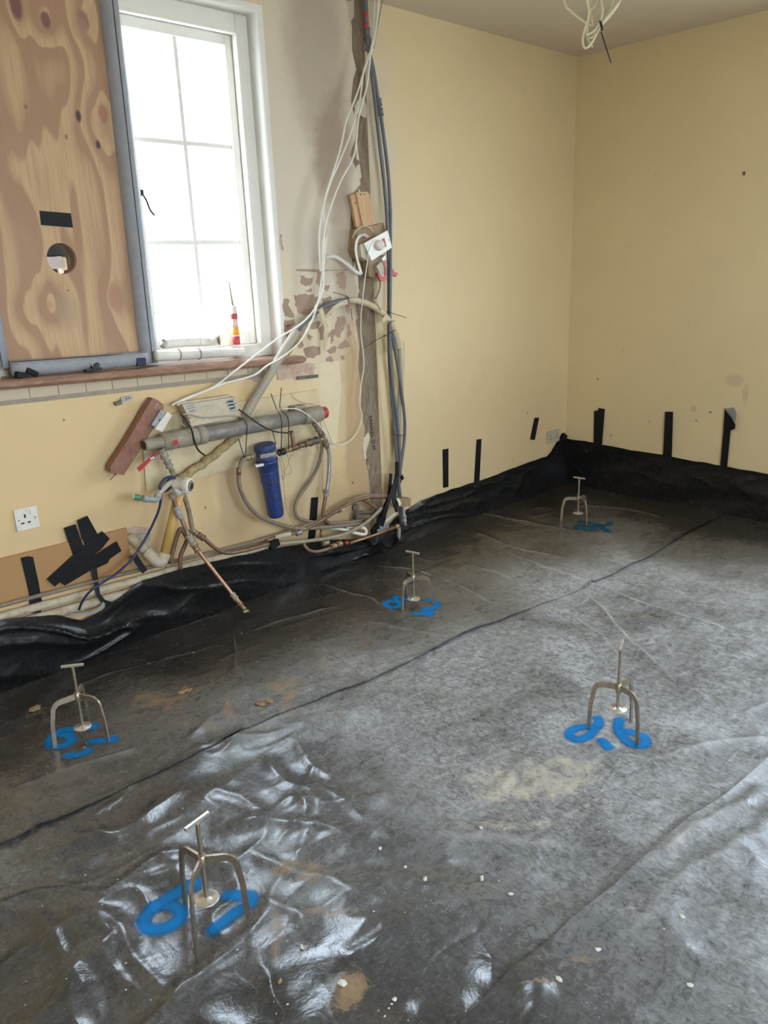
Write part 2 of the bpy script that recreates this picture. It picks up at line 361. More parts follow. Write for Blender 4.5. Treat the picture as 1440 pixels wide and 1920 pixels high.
holed([(-5, 0), (-5, H), (0, H), (0, 0)], [], lambda y, z: Vector((-6.3, y, z)), .2, (1, 0, 0), 'wall_front', 'wall_plain')['kind'] = STRUCT
MB().box((-3, 0, -.35), (40, 40, .05)).build('ground', 'paving')['kind'] = STRUCT

# ================================================================== window in the window wall (right casement visible, left one behind the board)
def casement_window(name, org, ax, nrm, width, z0, z1, mull, lin=.062, d0=.085):
    """org + ax*s + z ; depth runs along nrm (outwards)."""
    ax = Vector(ax); nrm = Vector(nrm); R = Matrix((ax, nrm, ax.cross(nrm))).transposed()
    root = thing(name, None, None, Vector(org)+Z*z0); root['kind'] = STRUCT
    P = lambda s, d, z: Vector(org)+ax*s+nrm*d+Z*z
    def bar(mb, s0, s1, za, zb, d, dd, bev=.004):
        mb.box(P((s0+s1)/2, d+dd/2, (za+zb)/2), (abs(s1-s0)/2, dd/2, abs(zb-za)/2), R, bev)
    fr = MB()
    bar(fr, 0, lin, z0, z1, d0, .11); bar(fr, width-lin, width, z0, z1, d0, .11)
    bar(fr, lin, width-lin, z1-.072, z1, d0+.001, .108); bar(fr, lin, width-lin, z0, z0+.058, d0+.001, .108)
    bar(fr, mull-.035, mull+.035, z0+.058, z1-.072, d0, .11)
    f = fr.build('frame', 'white_paint', root)
    bd = MB()                                     # raised bead round each light
    for a, b in ((lin, mull-.035), (mull+.035, width-lin)):
        t0, t1 = z0+.058, z1-.072
        bar(bd, a-.006, a+.008, t0, t1, d0-.012, .03, .005); bar(bd, b-.008, b+.006, t0, t1, d0-.012, .03, .005); bar(bd, a+.008, b-.008, t1-.008, t1+.006, d0-.0115, .03, .005)
    bd.build('bead', 'white_paint', f)
    for a, b in ((lin, mull-.035), (mull+.035, width-lin)):
        t0, t1 = z0+.06, z1-.075; st = .036; d = d0+.035
        sm = MB(); bar(sm, a+.002, a+st, t0, t1, d, .045); bar(sm, b-st, b-.002, t0, t1, d, .045); bar(sm, a+st, b-st, t1-st-.006, t1, d+.001, .043); bar(sm, a+st, b-st, t0, t0+st+.02, d+.001, .043)
        sash = sm.build('sash', 'white_paint', root)
        ga, gb, g0, g1 = a+st, b-st, t0+st+.02, t1-st-.006
        mm = (ga+gb)/2; mu = .010
        mt = MB(); bar(mt, mm-mu, mm+mu, g0, g1, d+.01, .022, .005); mt.build('glazing_bar', 'white_paint', sash)
        for k in (1, 2):
            zz = g0+(g1-g0)*k/3; mt = MB(); bar(mt, ga, mm-mu, zz-mu, zz+mu, d+.0105, .021, .005); bar(mt, mm+mu, gb, zz-mu, zz+mu, d+.0105, .021, .005); mt.build('glazing_bar', 'white_paint', sash)
        for i in range(2):
            for k in range(3):
                za, zb = g0+(g1-g0)*k/3, g0+(g1-g0)*(k+1)/3; xa, xb = (ga, mm) if i == 0 else (mm, gb)
                pm = MB(); bar(pm, xa, xb, za, zb, d+.02, .004, 0); pm.build('pane', 'glass', sash)
    return root, P
win, WP = casement_window('window_1', (WX0, 0, 0), (1, 0, 0), (0, 1, 0), WX1-WX0, 1.135, WZ1, .63)
# black casement handle on the meeting stile
hx = A(258, 362, .115)
hm = MB(); hm.box(hx, (.008, .010, .040), None, .003); hm.box(hx+Vector((.004, -.012, .0)), (.012, .012, .012), None, .003)
hm.tube([hx+Vector((.006, -.02, .0)), hx+Vector((.016, -.035, -.03)), hx+Vector((.030, -.03, -.065)), hx+Vector((.05, -.025, -.085))], .0045, 8)
hm.build('handle', 'black', win)
win2, _ = casement_window('window_2', (0, BY0, 0), (0, 1, 0), (1, 0, 0), BY1-BY0, 1.12, 2.55, .79)
win3, _ = casement_window('window_3', (-2.4, -5, 0), (-1, 0, 0), (0, -1, 0), 2.8, .95, 2.4, 1.4)
# rounded plaster reveal
rv = MB()
prof = [(rb*(1-math.sin(a)), rb*(1-math.cos(a))) for a in [math.pi/2*i/6 for i in range(7)]]     # (offset out of opening, depth)
prof = [(rb, -.0005)] + prof[1:-1] + [(0, rb), (0, .31)]
path = [(WX0, WZ0, -1, 0), (WX0, WZ1, -1, 1), (WX1, WZ1, 1, 1), (WX1, WZ0, 1, 0)]
v = []
for (x, z, sx, sz) in path:
    for o, d in prof: v.append(Vector((x+sx*o, d, z+sz*o)))
k = len(prof)
rv.add(v, [(i*k+j, i*k+j+1, (i+1)*k+j+1, (i+1)*k+j) for i in range(3) for j in range(k-1)])
tr = rv.build('trim_1', 'reveal'); tr['kind'] = STRUCT
# sill board: droops slightly to the right, rounded nose
sz = lambda x: 1.178-.0354*(x+3.69)
sm = MB(); prf = [(.16, 0), (-.045, 0), (-.056, -.004), (-.062, -.012), (-.062, -.024), (-.056, -.032), (-.045, -.036), (.16, -.036)]
xs = [-3.80, -3.4, -2.9, -2.5, -2.33, -2.315, -2.306]; sh = [1, 1, 1, 1, 1, .85, .55]; v = []
for x, q in zip(xs, sh):
    for d, z in prf: v.append(Vector((x, .16-(.16-d)*(1 if d > 0 else q*.03+.97), sz(x)+(z+.018)*q-.018)))
k = len(prf); f = [(i*k+j, i*k+(j+1) % k, (i+1)*k+(j+1) % k, (i+1)*k+j) for i in range(len(xs)-1) for j in range(k)] + [tuple(range(k)), tuple((len(xs)-1)*k+j for j in range(k))]
sm.add(v, f, False)
s_ = sm.build('window_sill', 'sill'); s_['kind'] = STRUCT
tag(s_, 'worn brown wooden window sill board under the boarded window', None)
# half tiles under the sill
tx = -3.146-.108*7; i = 0
gb_ = MB(); gb_.box((-3.21, -.002, 1.104), (.70, .002, .036), axes(Vector((1, 0, -.027)))); tl = gb_.build('tile_upstand', 'grout', wl)
while tx < -2.56:
    x1 = min(tx+.106, -2.545); zt = lambda x: sz(x)-.0365; zb = lambda x: 1.0705-.0249*(x+2.559)
    t = MB(); a0, a1 = tx+.0012, x1
    t.prism([(a0, -.0075, zb(a0)), (a1, -.0075, zb(a1)), (a1, -.0075, zt(a1)), (a0, -.0075, zt(a0))], (0, -1, 0), .006); t.build('tile', 'tile', tl)
    tx += .108

# ================================================================== plywood board closing the left light, edged with pipe foam
PX0, PX1, PY = -3.63, -3.062, .045
kx = lambda u, v: (A(u, v, PY).x, A(u, v, PY).z)
knots = []
for (u, v, ru, rv_, col, soft, st) in ((30, 12, 12, 24, (.20, .09, .08), .3, .95), (86, 38, 10, 15, (.22, .10, .09), .3, .95), (157, 40, 12, 20, (.30, .16, .12), .3, .9), (150, 52, 18, 18, (.45, .27, .17), .4, .5),
        (194, 213, 10, 18, (.38, .17, .11), .3, .85), (147, 218, 6, 11, (.07, .06, .05), .4, .95), (184, 271, 5, 8, (.10, .05, .05), .5, .95), (124, 257, 2.5, 5, (.2, .09, .05), .5, .9),
        (216, 558, 17, 29, (.44, .235, .145), .25, .85), (128, 583, 26, 34, (.42, .31, .20), .6, .55), (91, 572, 7, 9, (.46, .28, .13), .4, .6), (128, 545, 2, 2, (.1, .06, .04), .4, .9), (48, 200, 4, 4, (.25, .14, .08), .5, .8)):
    x, z = kx(u, v); knots.append((x, z, ru*.00172, rv_*.00180, col, soft, st))
bands = [(*kx(u, v), r, a) for (u, v, r, a) in ((30, 10, .055, 1.6), (86, 40, .05, 1.4), (157, 40, .06, 1.5), (180, 230, .08, 2.2), (95, 570, .055, 1.7), (45, 585, .05, 1.2), (216, 560, .05, 1.0), (120, 130, .09, -1.3), (60, 330, .10, 1.0))]
M['ply'] = ply_mat(knots, bands)
M['ply_edge'] = simple('plywood_hole_edge', (.26, .16, .11), (.18, .11, .08), .8)
HC = A(116, 485, PY); HR = .056
hole = [(HC.x+HR*math.cos(2*math.pi*i/36), HC.z+HR*math.sin(2*math.pi*i/36)) for i in range(36)]
pb = holed([(PX0, 1.20), (PX1, 1.20), (PX1, 2.545), (PX0, 2.545)], [hole], lambda x, z: Vector((x, PY, z)), .018, (0, -1, 0), 'plywood_board', 'ply')
tag(pb, 'knotty pine plywood board with a round hole, closing the left half of the window', 'board')
rng_ = MB(); n = 36; v = []
for d in (.0005, .06):
    for i in range(n): v.append((HC.x+HR*1.005*math.cos(2*math.pi*i/n), PY+d, HC.z+HR*1.005*math.sin(2*math.pi*i/n)))
rng_.add(v, [(i, (i+1) % n, (i+1) % n+n, i+n) for i in range(n)]); rng_.build('hole_sleeve', 'ply_edge', pb)
tp = MB(); tp.prism([A(u, v, PY-.0012) for u, v in ((74, 395), (133, 400), (137, 427), (77, 422))], (0, -1, 0), .001)
tag(tp.build('tape_strip', 'tape'), 'short black tape strip stuck level on the plywood above the round hole', 'tape')
def foam_tube(name, a, b, r, lab):
    a, b = Vector(a), Vector(b); L = (b-a).length
    mb = MB(); mb.tube([a.lerp(b, i/8)+Vector((random.uniform(-1, 1), random.uniform(-.4, .4), random.uniform(-1, 1)))*.0015 for i in range(9)], r, 18, 2)
    t = thing(name, lab, 'pipe insulation', a); mb.build('foam_body', 'foam', t); 
    d = (b-a)/L; side = Vector((0, -1, 0)) if abs(d.z) > .5 else Vector((0, -.5, .85)).normalized()
    sl = MB(); sl.ribbon([a+side*(r+.0003)+d*.004, b+side*(r+.0003)-d*.004], d.cross(side), .0035, .001); sl.build('slit', 'black', t); return t
foam_tube('foam_tube', (-3.058, .052, 1.165), (-3.041, .052, 2.545), .040, 'tall grey foam pipe tube along the right edge of the plywood board')
foam_tube('foam_tube', (-3.63, .0, 1.207), (-3.09, .0, 1.19), .030, 'grey foam pipe tube lying on the sill along the foot of the plywood board')
foam_tube('foam_tube', (-3.66, .02, 1.215), (-3.655, .02, 2.545), .036, 'grey foam pipe tube at the left edge of the plywood board')
dz = thing('black_clip', 'black plastic clip and tie lying on the sill before the foam tube', 'clip', F(175, 695, 1.17))
p = A(175, 693, -.045); q = MB(); q.box(p, (.033, .008, .005), axes(Vector((1, .1, .03))), .002); q.box(p+Vector((.012, .004, .012)), (.016, .008, .007), axes(Vector((1, 0, .5))), .002); q.build('clip_body', 'black', dz)
q = MB(); q.tube([p+Vector((.0, 0, .003)), p+Vector((-.001, 0, .03))], .0013, 6); q.build('tie_tail', 'white_plastic', dz)
q = MB(); q.box(A(40, 704, -.035), (.022, .012, .012), axes(Vector((1, .2, -.3))), .005); q.box(A(60, 698, -.03), (.022, .01, .01), axes(Vector((1, .1, -.6))), .005)
tag(q.build('tape_scrap', 'tape'), 'crumpled black tape scrap on the sill at the foot of the left foam tube', 'tape')
q = MB(); p = A(262, 678, -.02); q.box(p, (.018, .02, .016), axes(Vector((1, 0, -.03))), .003)
tag(q.build('foam_end_clip', simple('blue_black_plastic', (.02, .028, .06), None, .4)), 'small blue-black plastic clip at the right end of the sill foam tube', 'clip')
# what stands in the window behind the hole: a pale fan housing with a dark hood
fan = thing('fan_housing', 'pale fan housing with a dark hood seen through the round hole in the plywood', 'fan', (-3.38, .2, 1.4))
q = MB(); q.box(HC+Vector((-.025, .085, -.012)), (.055, .012, .022), None, .003); q.build('housing', 'pink_box', fan)
q = MB(); q.box(HC+Vector((.038, .085, -.016)), (.010, .014, .024), None, .006); q.build('rim', 'cream_flake', fan)
q = MB(); q.box(HC+Vector((0, .108, 0)), (.14, .010, .14), None, .004); q.box(HC+Vector((-.01, .085, .045)), (.08, .012, .033), None, .004); q.build('hood', 'black', fan)

# ---- things on the sill
t = thing('white_pipe', 'long white waste pipe with a socket end lying on the sill', 'pipe', (-2.95, .03, 1.18))
a = A(291, 667, -.005); b = A(458, 660, -.005)
dv = (b-a).normalized(); L = (b-a).length
q = MB(); q.lathe(a, b, [(-.004, .012), (0, .021), (.006, .0225), (L*.46, .0225), (L*.46, .0205), (L-.006, .0195), (L, .012)], 20); q.build('pipe_body', 'white_plastic', t)
for s in (.245, .465):
    q = MB(); q.lathe(a+dv*(L*s-.003), b, [(0, .0225), (.001, .0245), (.005, .0245), (.006, .0225)], 20); q.build('pipe_rim', 'waste_dusty', t)
a2 = A(312, 644, .045); b2 = A(388, 640, .045)
t = thing('white_pipe', 'short white waste pipe with an open dark end behind the long white pipe', 'pipe', a2)
q = MB(); q.tube([a2+Vector((-.006, 0, -.004)), a2, a2.lerp(b2, .5)+Vector((0, 0, .003)), b2, b2+Vector((.035, -.035, .003))], .0215, 18, 4, True); q.build('pipe_body', 'white_plastic', t)
e0 = b2+Vector((.037, -.037, .003)); q = MB(); q.lathe(e0, e0+Vector((.7, -.7, .05)), [(0, .016), (.001, .0205), (.003, .0205)], 18); q.build('pipe_bore', 'ply_edge', t)
for s in (.12, .78):
    c0 = a2.lerp(b2, s)+Vector((0, 0, .002)); q = MB(); q.lathe(c0, c0+(b2-a2), [(0, .0215), (.001, .0228), (.004, .0228), (.005, .0215)], 18); q.build('pipe_rim', 'white_plastic', t)
# sealant cartridge
p0 = A(444.5, 652, .075); p0.z = sz(p0.x)+.001; p1 = A(436.5, 573, .075); dv = (p1-p0).normalized(); Lc = (p1-p0).length
t = thing('sealant_tube', 'red and orange sealant cartridge with a long nozzle standing on the sill', 'sealant tube', p0)
r0 = .0165
q = MB(); q.lathe(p0, p1, [(0, r0*.9), (.001, r0), (Lc*.86, r0), (Lc*.86, r0*.98), (Lc*.985, r0*.98), (Lc, r0*.8)], 24); q.build('cartridge', 'label_paper', t)
for z0, z1, mm in ((.02, .155, 'red'), (.17, .21, 'red'), (.26, .42, 'red'), (.44, .58, 'orange'), (.75, .85, 'red')):
    q = MB(); q.lathe(p0+dv*(Lc*z0), p1, [(0, r0+.0002), (.0004, r0+.0004), (Lc*(z1-z0), r0+.0004), (Lc*(z1-z0)+.0003, r0)], 24); q.build('label_band', mm, t)
n1 = A(429, 528, .075)
q = MB(); q.tube([p1, n1], [.0060, .0032], 10, 1); q.build('nozzle', simple('tan_nozzle', (.40, .31, .22), None, .5), t)
def text_on(txt, name, size, mat, org, rx, up, parent=None, depth=.0004, label=None, cat=None, align='CENTER'):
    cu = bpy.data.curves.new(name, 'FONT'); cu.body = txt; cu.size = size; cu.align_x = align; cu.align_y = 'CENTER'; cu.extrude = depth
    o = bpy.data.objects.new(name, cu); rx = Vector(rx).normalized(); up = (Vector(up)-rx*rx.dot(Vector(up))).normalized(); nn = rx.cross(up)
    o.matrix_world = Matrix(((rx.x, up.x, nn.x, org[0]), (rx.y, up.y, nn.y, org[1]), (rx.z, up.z, nn.z, org[2]), (0, 0, 0, 1)))
    COL.objects.link(o); bpy.context.view_layer.update(); me = bpy.data.meshes.new_from_object(o.evaluated_get(bpy.context.evaluated_depsgraph_get())); mwx = o.matrix_world.copy(); bpy.data.objects.remove(o); me.materials.clear(); me.materials.append(M[mat]); o = bpy.data.objects.new(name, me); COL.objects.link(o); o.matrix_world = mwx
    if parent: mw = o.matrix_world.copy(); o.parent = parent; o.matrix_parent_inverse = Matrix.Translation(-parent.location); o.matrix_world = mw; o.matrix_basis = mw
    return o
vd = (CAM-p0); vd.z = 0; vd.normalize(); rx = Vector((-vd.y, vd.x, 0))
text_on('NI', 'lettering', .034, 'white_plastic', p0+dv*(Lc*.665)+vd*(r0+.0012), rx, Z, t)
q = MB(); q.lathe(p0+dv*(Lc*.58), p1, [(0, r0+.0002), (.0004, r0+.0003), (Lc*.17, r0+.0003), (Lc*.17+.0003, r0)], 24); q.build('label_band', simple('pink_print', (.80, .42, .36), None, .4), t)
text_on('NAILS', 'lettering', .011, 'white_plastic', p0+dv*(Lc*.235)+vd*(r0+.0008), rx, Z, t)

# ================================================================== timber post in the chase
t = thing('timber_post', 'old dirty timber post set in the broken plaster chase', 'post', (-1.86, .02, 0))
q = MB(); zz = np.linspace(0, H, 28); v = []
for i, z in enumerate(zz):
    w0 = -1.935 + .004*math.sin(z*7); 
    v += [(w0, .004+.003*math.sin(z*5), z), (PR-.002, .003+.002*math.sin(z*9+1), z), (PR-.002, .025, z), (w0, .025, z)]
q.add(v, [(i*4+j, i*4+(j+1) % 4, i*4+4+(j+1) % 4, i*4+4+j) for i in range(27) for j in range(4)], False); q.build('post_body', 'timber', t)
for u, v_ in ((703, 62), (677, 590), (706, 870)):
    q = MB(); p = A(u-18, v_, .002); q.box(p, (.0016, .003, .03), axes(Vector((1, 0, .05)))); q.build('post_crack', 'dark_print', t)
text_on('SANKEL O.H', 'stamped_lettering', .034, 'dark_print', A(698, 812, .0005), A(704, 850, 0)-A(697, 790, 0), X, t, .0003)
# layered broken plaster along the edge
def ragged(name, pts, y, th, mat, parent=wl):
    q = MB(); q.prism([A(u, v, y) for u, v in pts], (0, -1, 0), th); return q.build(name, mat, parent)
ragged('broken_plaster', [(664, 562), (672, 600), (676, 640), (680, 668), (675, 690), (680, 720), (672, 700), (664, 680), (662, 630), (660, 590)], .004, .02, 'pink_plaster')
ragged('broken_plaster', [(668, 255), (676, 320), (684, 370), (676, 372), (668, 340)], .003, .02, 'cream_flake')
ragged('broken_plaster', [(670, 190), (682, 180), (690, 205), (686, 222), (672, 214), (664, 200)], .001, .02, 'cream_flake')
ragged('broken_plaster', [(648, 2), (664, 0), (664, 30), (656, 45), (650, 40)], .002, .02, 'cream_flake')
ragged('broken_plaster', [(650, 100), (660, 95), (668, 130), (660, 145), (652, 125)], .004, .02, 'pink_plaster')
ragged('broken_plaster', [(684, 790), (694, 820), (686, 850), (692, 880), (684, 872), (680, 830)], .004, .02, 'cream_flake')
ragged('broken_plaster', [(664, 490), (672, 520), (672, 545), (664, 530)], .004, .02, 'cream_flake')

# ---- peeled patch beside the window: bare pink plaster islands in cream skin
isl = [[(533, 612), (545, 608), (552, 622), (548, 640), (536, 636)], [(556, 640), (566, 636), (570, 648), (560, 654)], [(590, 556), (602, 552), (600, 566), (592, 572)], [(606, 615), (614, 612), (618, 630), (612, 640)], [(618, 622), (628, 618), (626, 640), (620, 644)], [(648, 552), (656, 560), (654, 590), (648, 584)], [(650, 610), (656, 606), (658, 630), (652, 634)], [(562, 515), (572, 520), (588, 520), (584, 532), (574, 537), (566, 534)], [(551, 553), (565, 552), (589, 551), (589, 575), (584, 590), (570, 592), (560, 588), (553, 572)],
 [(531, 560), (543, 562), (540, 572), (552, 590), (551, 596), (533, 592), (530, 575)], [(594, 510), (603, 508), (607, 522), (600, 540), (592, 530)], [(608, 535), (617, 534), (614, 545), (607, 544)],
 [(631, 512), (644, 508), (650, 520), (645, 545), (636, 540), (632, 528)], [(603, 560), (622, 556), (622, 590), (610, 594), (604, 582)], [(632, 594), (648, 594), (649, 604), (645, 618), (638, 632), (630, 632), (628, 612)],
 [(636, 645), (648, 636), (658, 650), (650, 655), (645, 652), (640, 655), (632, 653)], [(568, 655), (582, 650), (600, 650), (601, 665), (588, 672), (574, 670)], [(612, 658), (622, 650), (630, 650), (628, 662), (618, 664)],
 [(640, 666), (647, 668), (646, 675), (639, 674)], [(575, 612), (590, 602), (602, 604), (598, 615), (586, 618)], [(577, 626), (587, 630), (584, 638), (577, 634)], [(597, 617), (606, 606), (606, 640), (600, 636)],
 [(532, 600), (552, 598), (553, 610), (538, 616), (533, 612)], [(572, 545), (584, 540), (585, 545), (575, 548)], [(555, 505), (600, 506), (600, 509), (556, 508)], [(604, 506), (650, 504), (650, 507), (605, 509)], [(614, 670), (622, 668), (624, 678), (612, 678)]]
def roughen(pts, n=3, amp=2.2):
    out = []
    for i, (a, b) in enumerate(pts):
        c, d = pts[(i+1) % len(pts)]
        for k in range(n): out.append((a+(c-a)*k/n+(random.uniform(-1, 1)*amp if k else 0), b+(d-b)*k/n+(random.uniform(-1, 1)*amp if k else 0)))
    return out
M['bare'] = simple('bare_brown_plaster', (.36, .235, .165), (.43, .295, .21), .85, scale=12, bmp=.002)
for k, pl in enumerate(isl): ragged('bare_plaster_patch', roughen(pl), -.0006, .002, 'bare')
ragged('exposed_brick', roughen([(521, 690), (540, 684), (590, 682), (592, 690), (588, 706), (556, 708), (520, 712)], 4, 2.5), -.006, .02, 'brick')
ragged('exposed_brick', roughen([(530, 672), (562, 668), (566, 680), (534, 684)], 3, 2), -.004, .02, 'pink_plaster')
ragged('bare_plaster_patch', roughen([(466, 700), (482, 696), (492, 708), (480, 716), (468, 712)]), -.0006, .002, 'pink_plaster')
ragged('bare_plaster_patch', roughen([(233, 995), (255, 985), (283, 992), (282, 1012), (262, 1020), (244, 1012)], 3, 2), -.0006, .002, 'pink_plaster')
ragged('flat_patch', [(600, 682), (636, 676), (640, 730), (630, 840), (612, 840), (600, 760)], -.0004, .001, simple('smooth_cream_patch', (.78, .65, .43), (.74, .61, .39), .6))
# wall plug and holes
q = MB(); q.lathe(A(527, 453, 0), A(527, 453, -.02), [(0, .006), (.012, .006), (.0125, .003)], 12); q.tube([A(527, 440, -.003), A(528, 455, -.01), A(531, 468, -.003)], .0022, 6)
tag(q.build('wall_plug', 'brass'), 'small brassy wall plug left in the plaster right of the window', 'plug')
q = MB(); q.lathe(B(1395, 325, 0), B(1395, 325, -.01), [(0, .003), (.008, .003)], 10); p = B(1395, 325, -.006); q.box(p, (.004, .005, .009))
tag(q.build('wall_hook', 'dark_steel'), 'tiny dark hook high on the far wall', 'hook')

# ================================================================== polythene sheets on the floor
def hashn(ix, iy, s):
    n = (ix*374761393 + iy*668265263 + s*974634533) & 0xffffffff
    n = ((n ^ (n >> 13))*1274126177) & 0xffffffff; n = n ^ (n >> 16); return (n & 0xffff)/65535.
def vnoise(x, y, s=0):
    ix = np.floor(x).astype(np.int64); iy = np.floor(y).astype(np.int64); fx = x-ix; fy = y-iy
    fx = fx*fx*fx*(fx*(fx*6-15)+10); fy = fy*fy*fy*(fy*(fy*6-15)+10)
    a, b, c, d = hashn(ix, iy, s), hashn(ix+1, iy, s), hashn(ix, iy+1, s), hashn(ix+1, iy+1, s)
    return (a+(b-a)*fx+(c-a)*fy+(a-b-c+d)*fx*fy)*2-1
def seg_dist(x, y, pts):
    best = np.full(x.shape, 1e9); al = np.zeros(x.shape); tot = 0
    for (ax, ay), (bx, by) in zip(pts[:-1], pts[1:]):
        L2 = (bx-ax)**2+(by-ay)**2; L = math.sqrt(L2)
        t = np.clip(((x-ax)*(bx-ax)+(y-ay)*(by-ay))/L2, 0, 1)
        d = np.hypot(x-ax-t*(bx-ax), y-ay-t*(by-ay)); m = d < best
        best = np.where(m, d, best); al = np.where(m, tot+t*L, al); tot += L
    return best, al/tot
def fxy(px): return [tuple(F(u, v)[:2]) for u, v in px]
# folds and creases in the sheet, traced on the floor: (path, height, half width)
CREASES = [(fxy(p), h, w_) for p, h, w_ in (
    ([(940, 1035), (1010, 1070), (1100, 1100), (1200, 1140), (1320, 1175), (1445, 1215)], .016, .030),
    ([(1085, 1110), (1130, 1150), (1180, 1210), (1290, 1300)], .010, .028),
    ([(700, 1065), (780, 1075), (870, 1110), (950, 1150)], .010, .022),
    ([(690, 1170), (780, 1190), (850, 1205)], .008, .022),
    ([(880, 1000), (950, 1030), (1080, 1060)], .008, .02),
    ([(640, 1140), (560, 1160), (470, 1190)], .005, .02),
    ([(880, 965), (1000, 985), (1100, 1005)], .006, .022), ([(1050, 950), (1180, 960), (1260, 980)], .005, .02),
    ([(980, 1130), (1070, 1160), (1130, 1200), (1180, 1260)], .005, .03),
    ([(600, 1575), (780, 1572), (960, 1590), (1130, 1600)], .012, .055), ([(620, 1625), (760, 1610), (900, 1620)], -.010, .05),
    ([(0, 1500), (120, 1455), (280, 1400)], .004, .02),
    ([(1180, 1660), (1300, 1560), (1440, 1480)], .010, .03), ([(1150, 1790), (1290, 1640), (1445, 1560)], .007, .03),
    ([(600, 1840), (700, 1785), (820, 1740)], .006, .022),
    ([(1090, 1660), (1250, 1690), (1440, 1720)], -.008, .05), ([(640, 1850), (800, 1900)], -.006, .05),
    ([(120, 1700), (200, 1800), (290, 1905)], .010, .02), ([(160, 1690), (250, 1780), (330, 1900)], .008, .018), ([(60, 1690), (130, 1810), (190, 1915)], .006, .02),
    ([(400, 1560), (500, 1545), (620, 1560), (690, 1580)], .010, .024), ([(330, 1420), (420, 1400), (500, 1385), (545, 1370)], .009, .022), ([(540, 1385), (590, 1440), (650, 1470)], .009, .024),
    ([(360, 1480), (450, 1500), (510, 1530)], .007, .02), ([(490, 1420), (540, 1470), (600, 1490)], .007, .02), ([(455, 1605), (540, 1640), (620, 1650), (690, 1700)], .008, .022),
    ([(500, 1690), (560, 1720), (590, 1790)], .007, .02), ([(350, 1830), (330, 1880), (340, 1920)], .007, .02), ([(250, 1660), (330, 1640), (370, 1680)], .008, .02), ([(0, 1650), (110, 1600), (240, 1560)], .007, .024),
    ([(600, 1100), (700, 1130), (760, 1165)], .006, .02), ([(760, 1240), (860, 1215), (960, 1215)], .004, .02), ([(1240, 1080), (1340, 1100), (1445, 1130)], .006, .024), ([(900, 1330), (1010, 1350), (1100, 1345)], .003, .02), ([(1200, 1230), (1330, 1290), (1445, 1320)], .006, .026), ([(1240, 1430), (1330, 1400), (1445, 1385)], .006, .03), ([(860, 1060), (930, 1080), (990, 1110)], .006, .018), ([(780, 1200), (900, 1160), (1000, 1140)], .003, .016), ([(432, 1190), (447, 1270), (470, 1330)], .003, .014), ([(180, 1225), (300, 1195), (450, 1150)], .003, .015), ([(60, 1320), (240, 1262), (420, 1215)], .003, .014))]
def fg_mask(x, y):       # the less trodden, rippled part in the near left, and a strip by the right-hand lap
    a = 1/(1+np.exp(-((-x-3.30)*7)))*1/(1+np.exp(-((-y-.85)*8)))
    return np.clip(a*(1.0+.45*vnoise(x*3, y*3, 90))+.6*np.exp(-((x+2.45)/.4)**2-((y+2.42)/.10)**2), 0, 1)
def crease_field(x, y, mode):
    o = np.zeros(x.shape)
    for pts, hh, ww in CREASES:
        xs = [p[0] for p in pts]; ys = [p[1] for p in pts]; g = ww*4
        m = (x > min(xs)-g) & (x < max(xs)+g) & (y > min(ys)-g) & (y < max(ys)+g)
        if not m.any(): continue
        xm = x[m]+.012*vnoise(x[m]*9, y[m]*9, 11); ym = y[m]+.012*vnoise(x[m]*9, y[m]*9, 12)
        d, al = seg_dist(xm, ym, pts); fade = np.clip(np.minimum(al, 1-al)*5, 0, 1)
        fr = np.clip(fg_mask(x[m], y[m])*1.4, 0, 1)
        if mode: o[m] = np.maximum(o[m], fade*np.clip(hh/.010, 0, 1)*np.exp(-(d/(ww*.20))**2)*(.6+.4*vnoise(x[m]*20, y[m]*20, 15))*(1-fr))
        else: o[m] += hh*fade*((.45+.55*fr)/(1+(d/(ww*1.0))**2)+.65*(1-fr)/(1+(d/(ww*.30))**2))
    return o
def wear_glint_mask(x, y): return np.clip(crease_field(x, y, 1), 0, 1)
def height(x, y):
    wx = x+.05*vnoise(x*2.1, y*2.1, 3); wy = y+.05*vnoise(x*2.1, y*2.1, 4)
    h = .006*vnoise(wx*2.2, wy*2.2, 1)+.0026*vnoise(wx*6, wy*6, 2)+.0012*vnoise(wx*13, wy*11, 5)
    # livelier crumples in the foreground where the sheet has been walked into ripples
    fg = fg_mask(x, y)
    qx = x+.06*vnoise(x*3, y*3, 71); qy = y+.06*vnoise(x*3, y*3, 72)
    r1 = 1-np.abs(vnoise(qx*4.2+qy*1.6, qy*5.6-qx*1.2, 7)); r2 = 1-np.abs(vnoise(qx*9, qy*10, 8))
    h = h+fg*(.020*(r1**2-.4)+.007*(r2**2-.4)+.004*vnoise(qx*7, qy*9, 73))
    h = h+.0022*(1-np.abs(vnoise(wx*4-wy*2.5, wy*9+wx*2, 9)))**3
    h = h+crease_field(x, y, 0)
    return h+.011
def dist_wall(x, y): return np.minimum(-x, -y)
SEAM1 = fxy([(0, 1600), (300, 1455), (400, 1408), (520, 1350), (700, 1280), (890, 1190), (1040, 1130), (1160, 1080), (1360, 965)])
SEAM1[0] = (-6.3, -.93); SEAM1[-1] = (0.0, -1.16)
SEAM2 = fxy([(870, 1920), (940, 1855), (1010, 1790), (1130, 1690), (1230, 1605), (1290, 1545), (1360, 1500), (1440, 1430)])
SEAM2 = [(-6.3, -2.20)]+SEAM2+[(0.0, -2.44)]
s1 = lambda x: np.interp(x, [p[0] for p in SEAM1], [p[1] for p in SEAM1]) + .008*vnoise(x*5, x*0+.5, 21)
s2 = lambda x: np.interp(x, [p[0] for p in SEAM2], [p[1] for p in SEAM2]) + .010*vnoise(x*4, x*0+.5, 22)

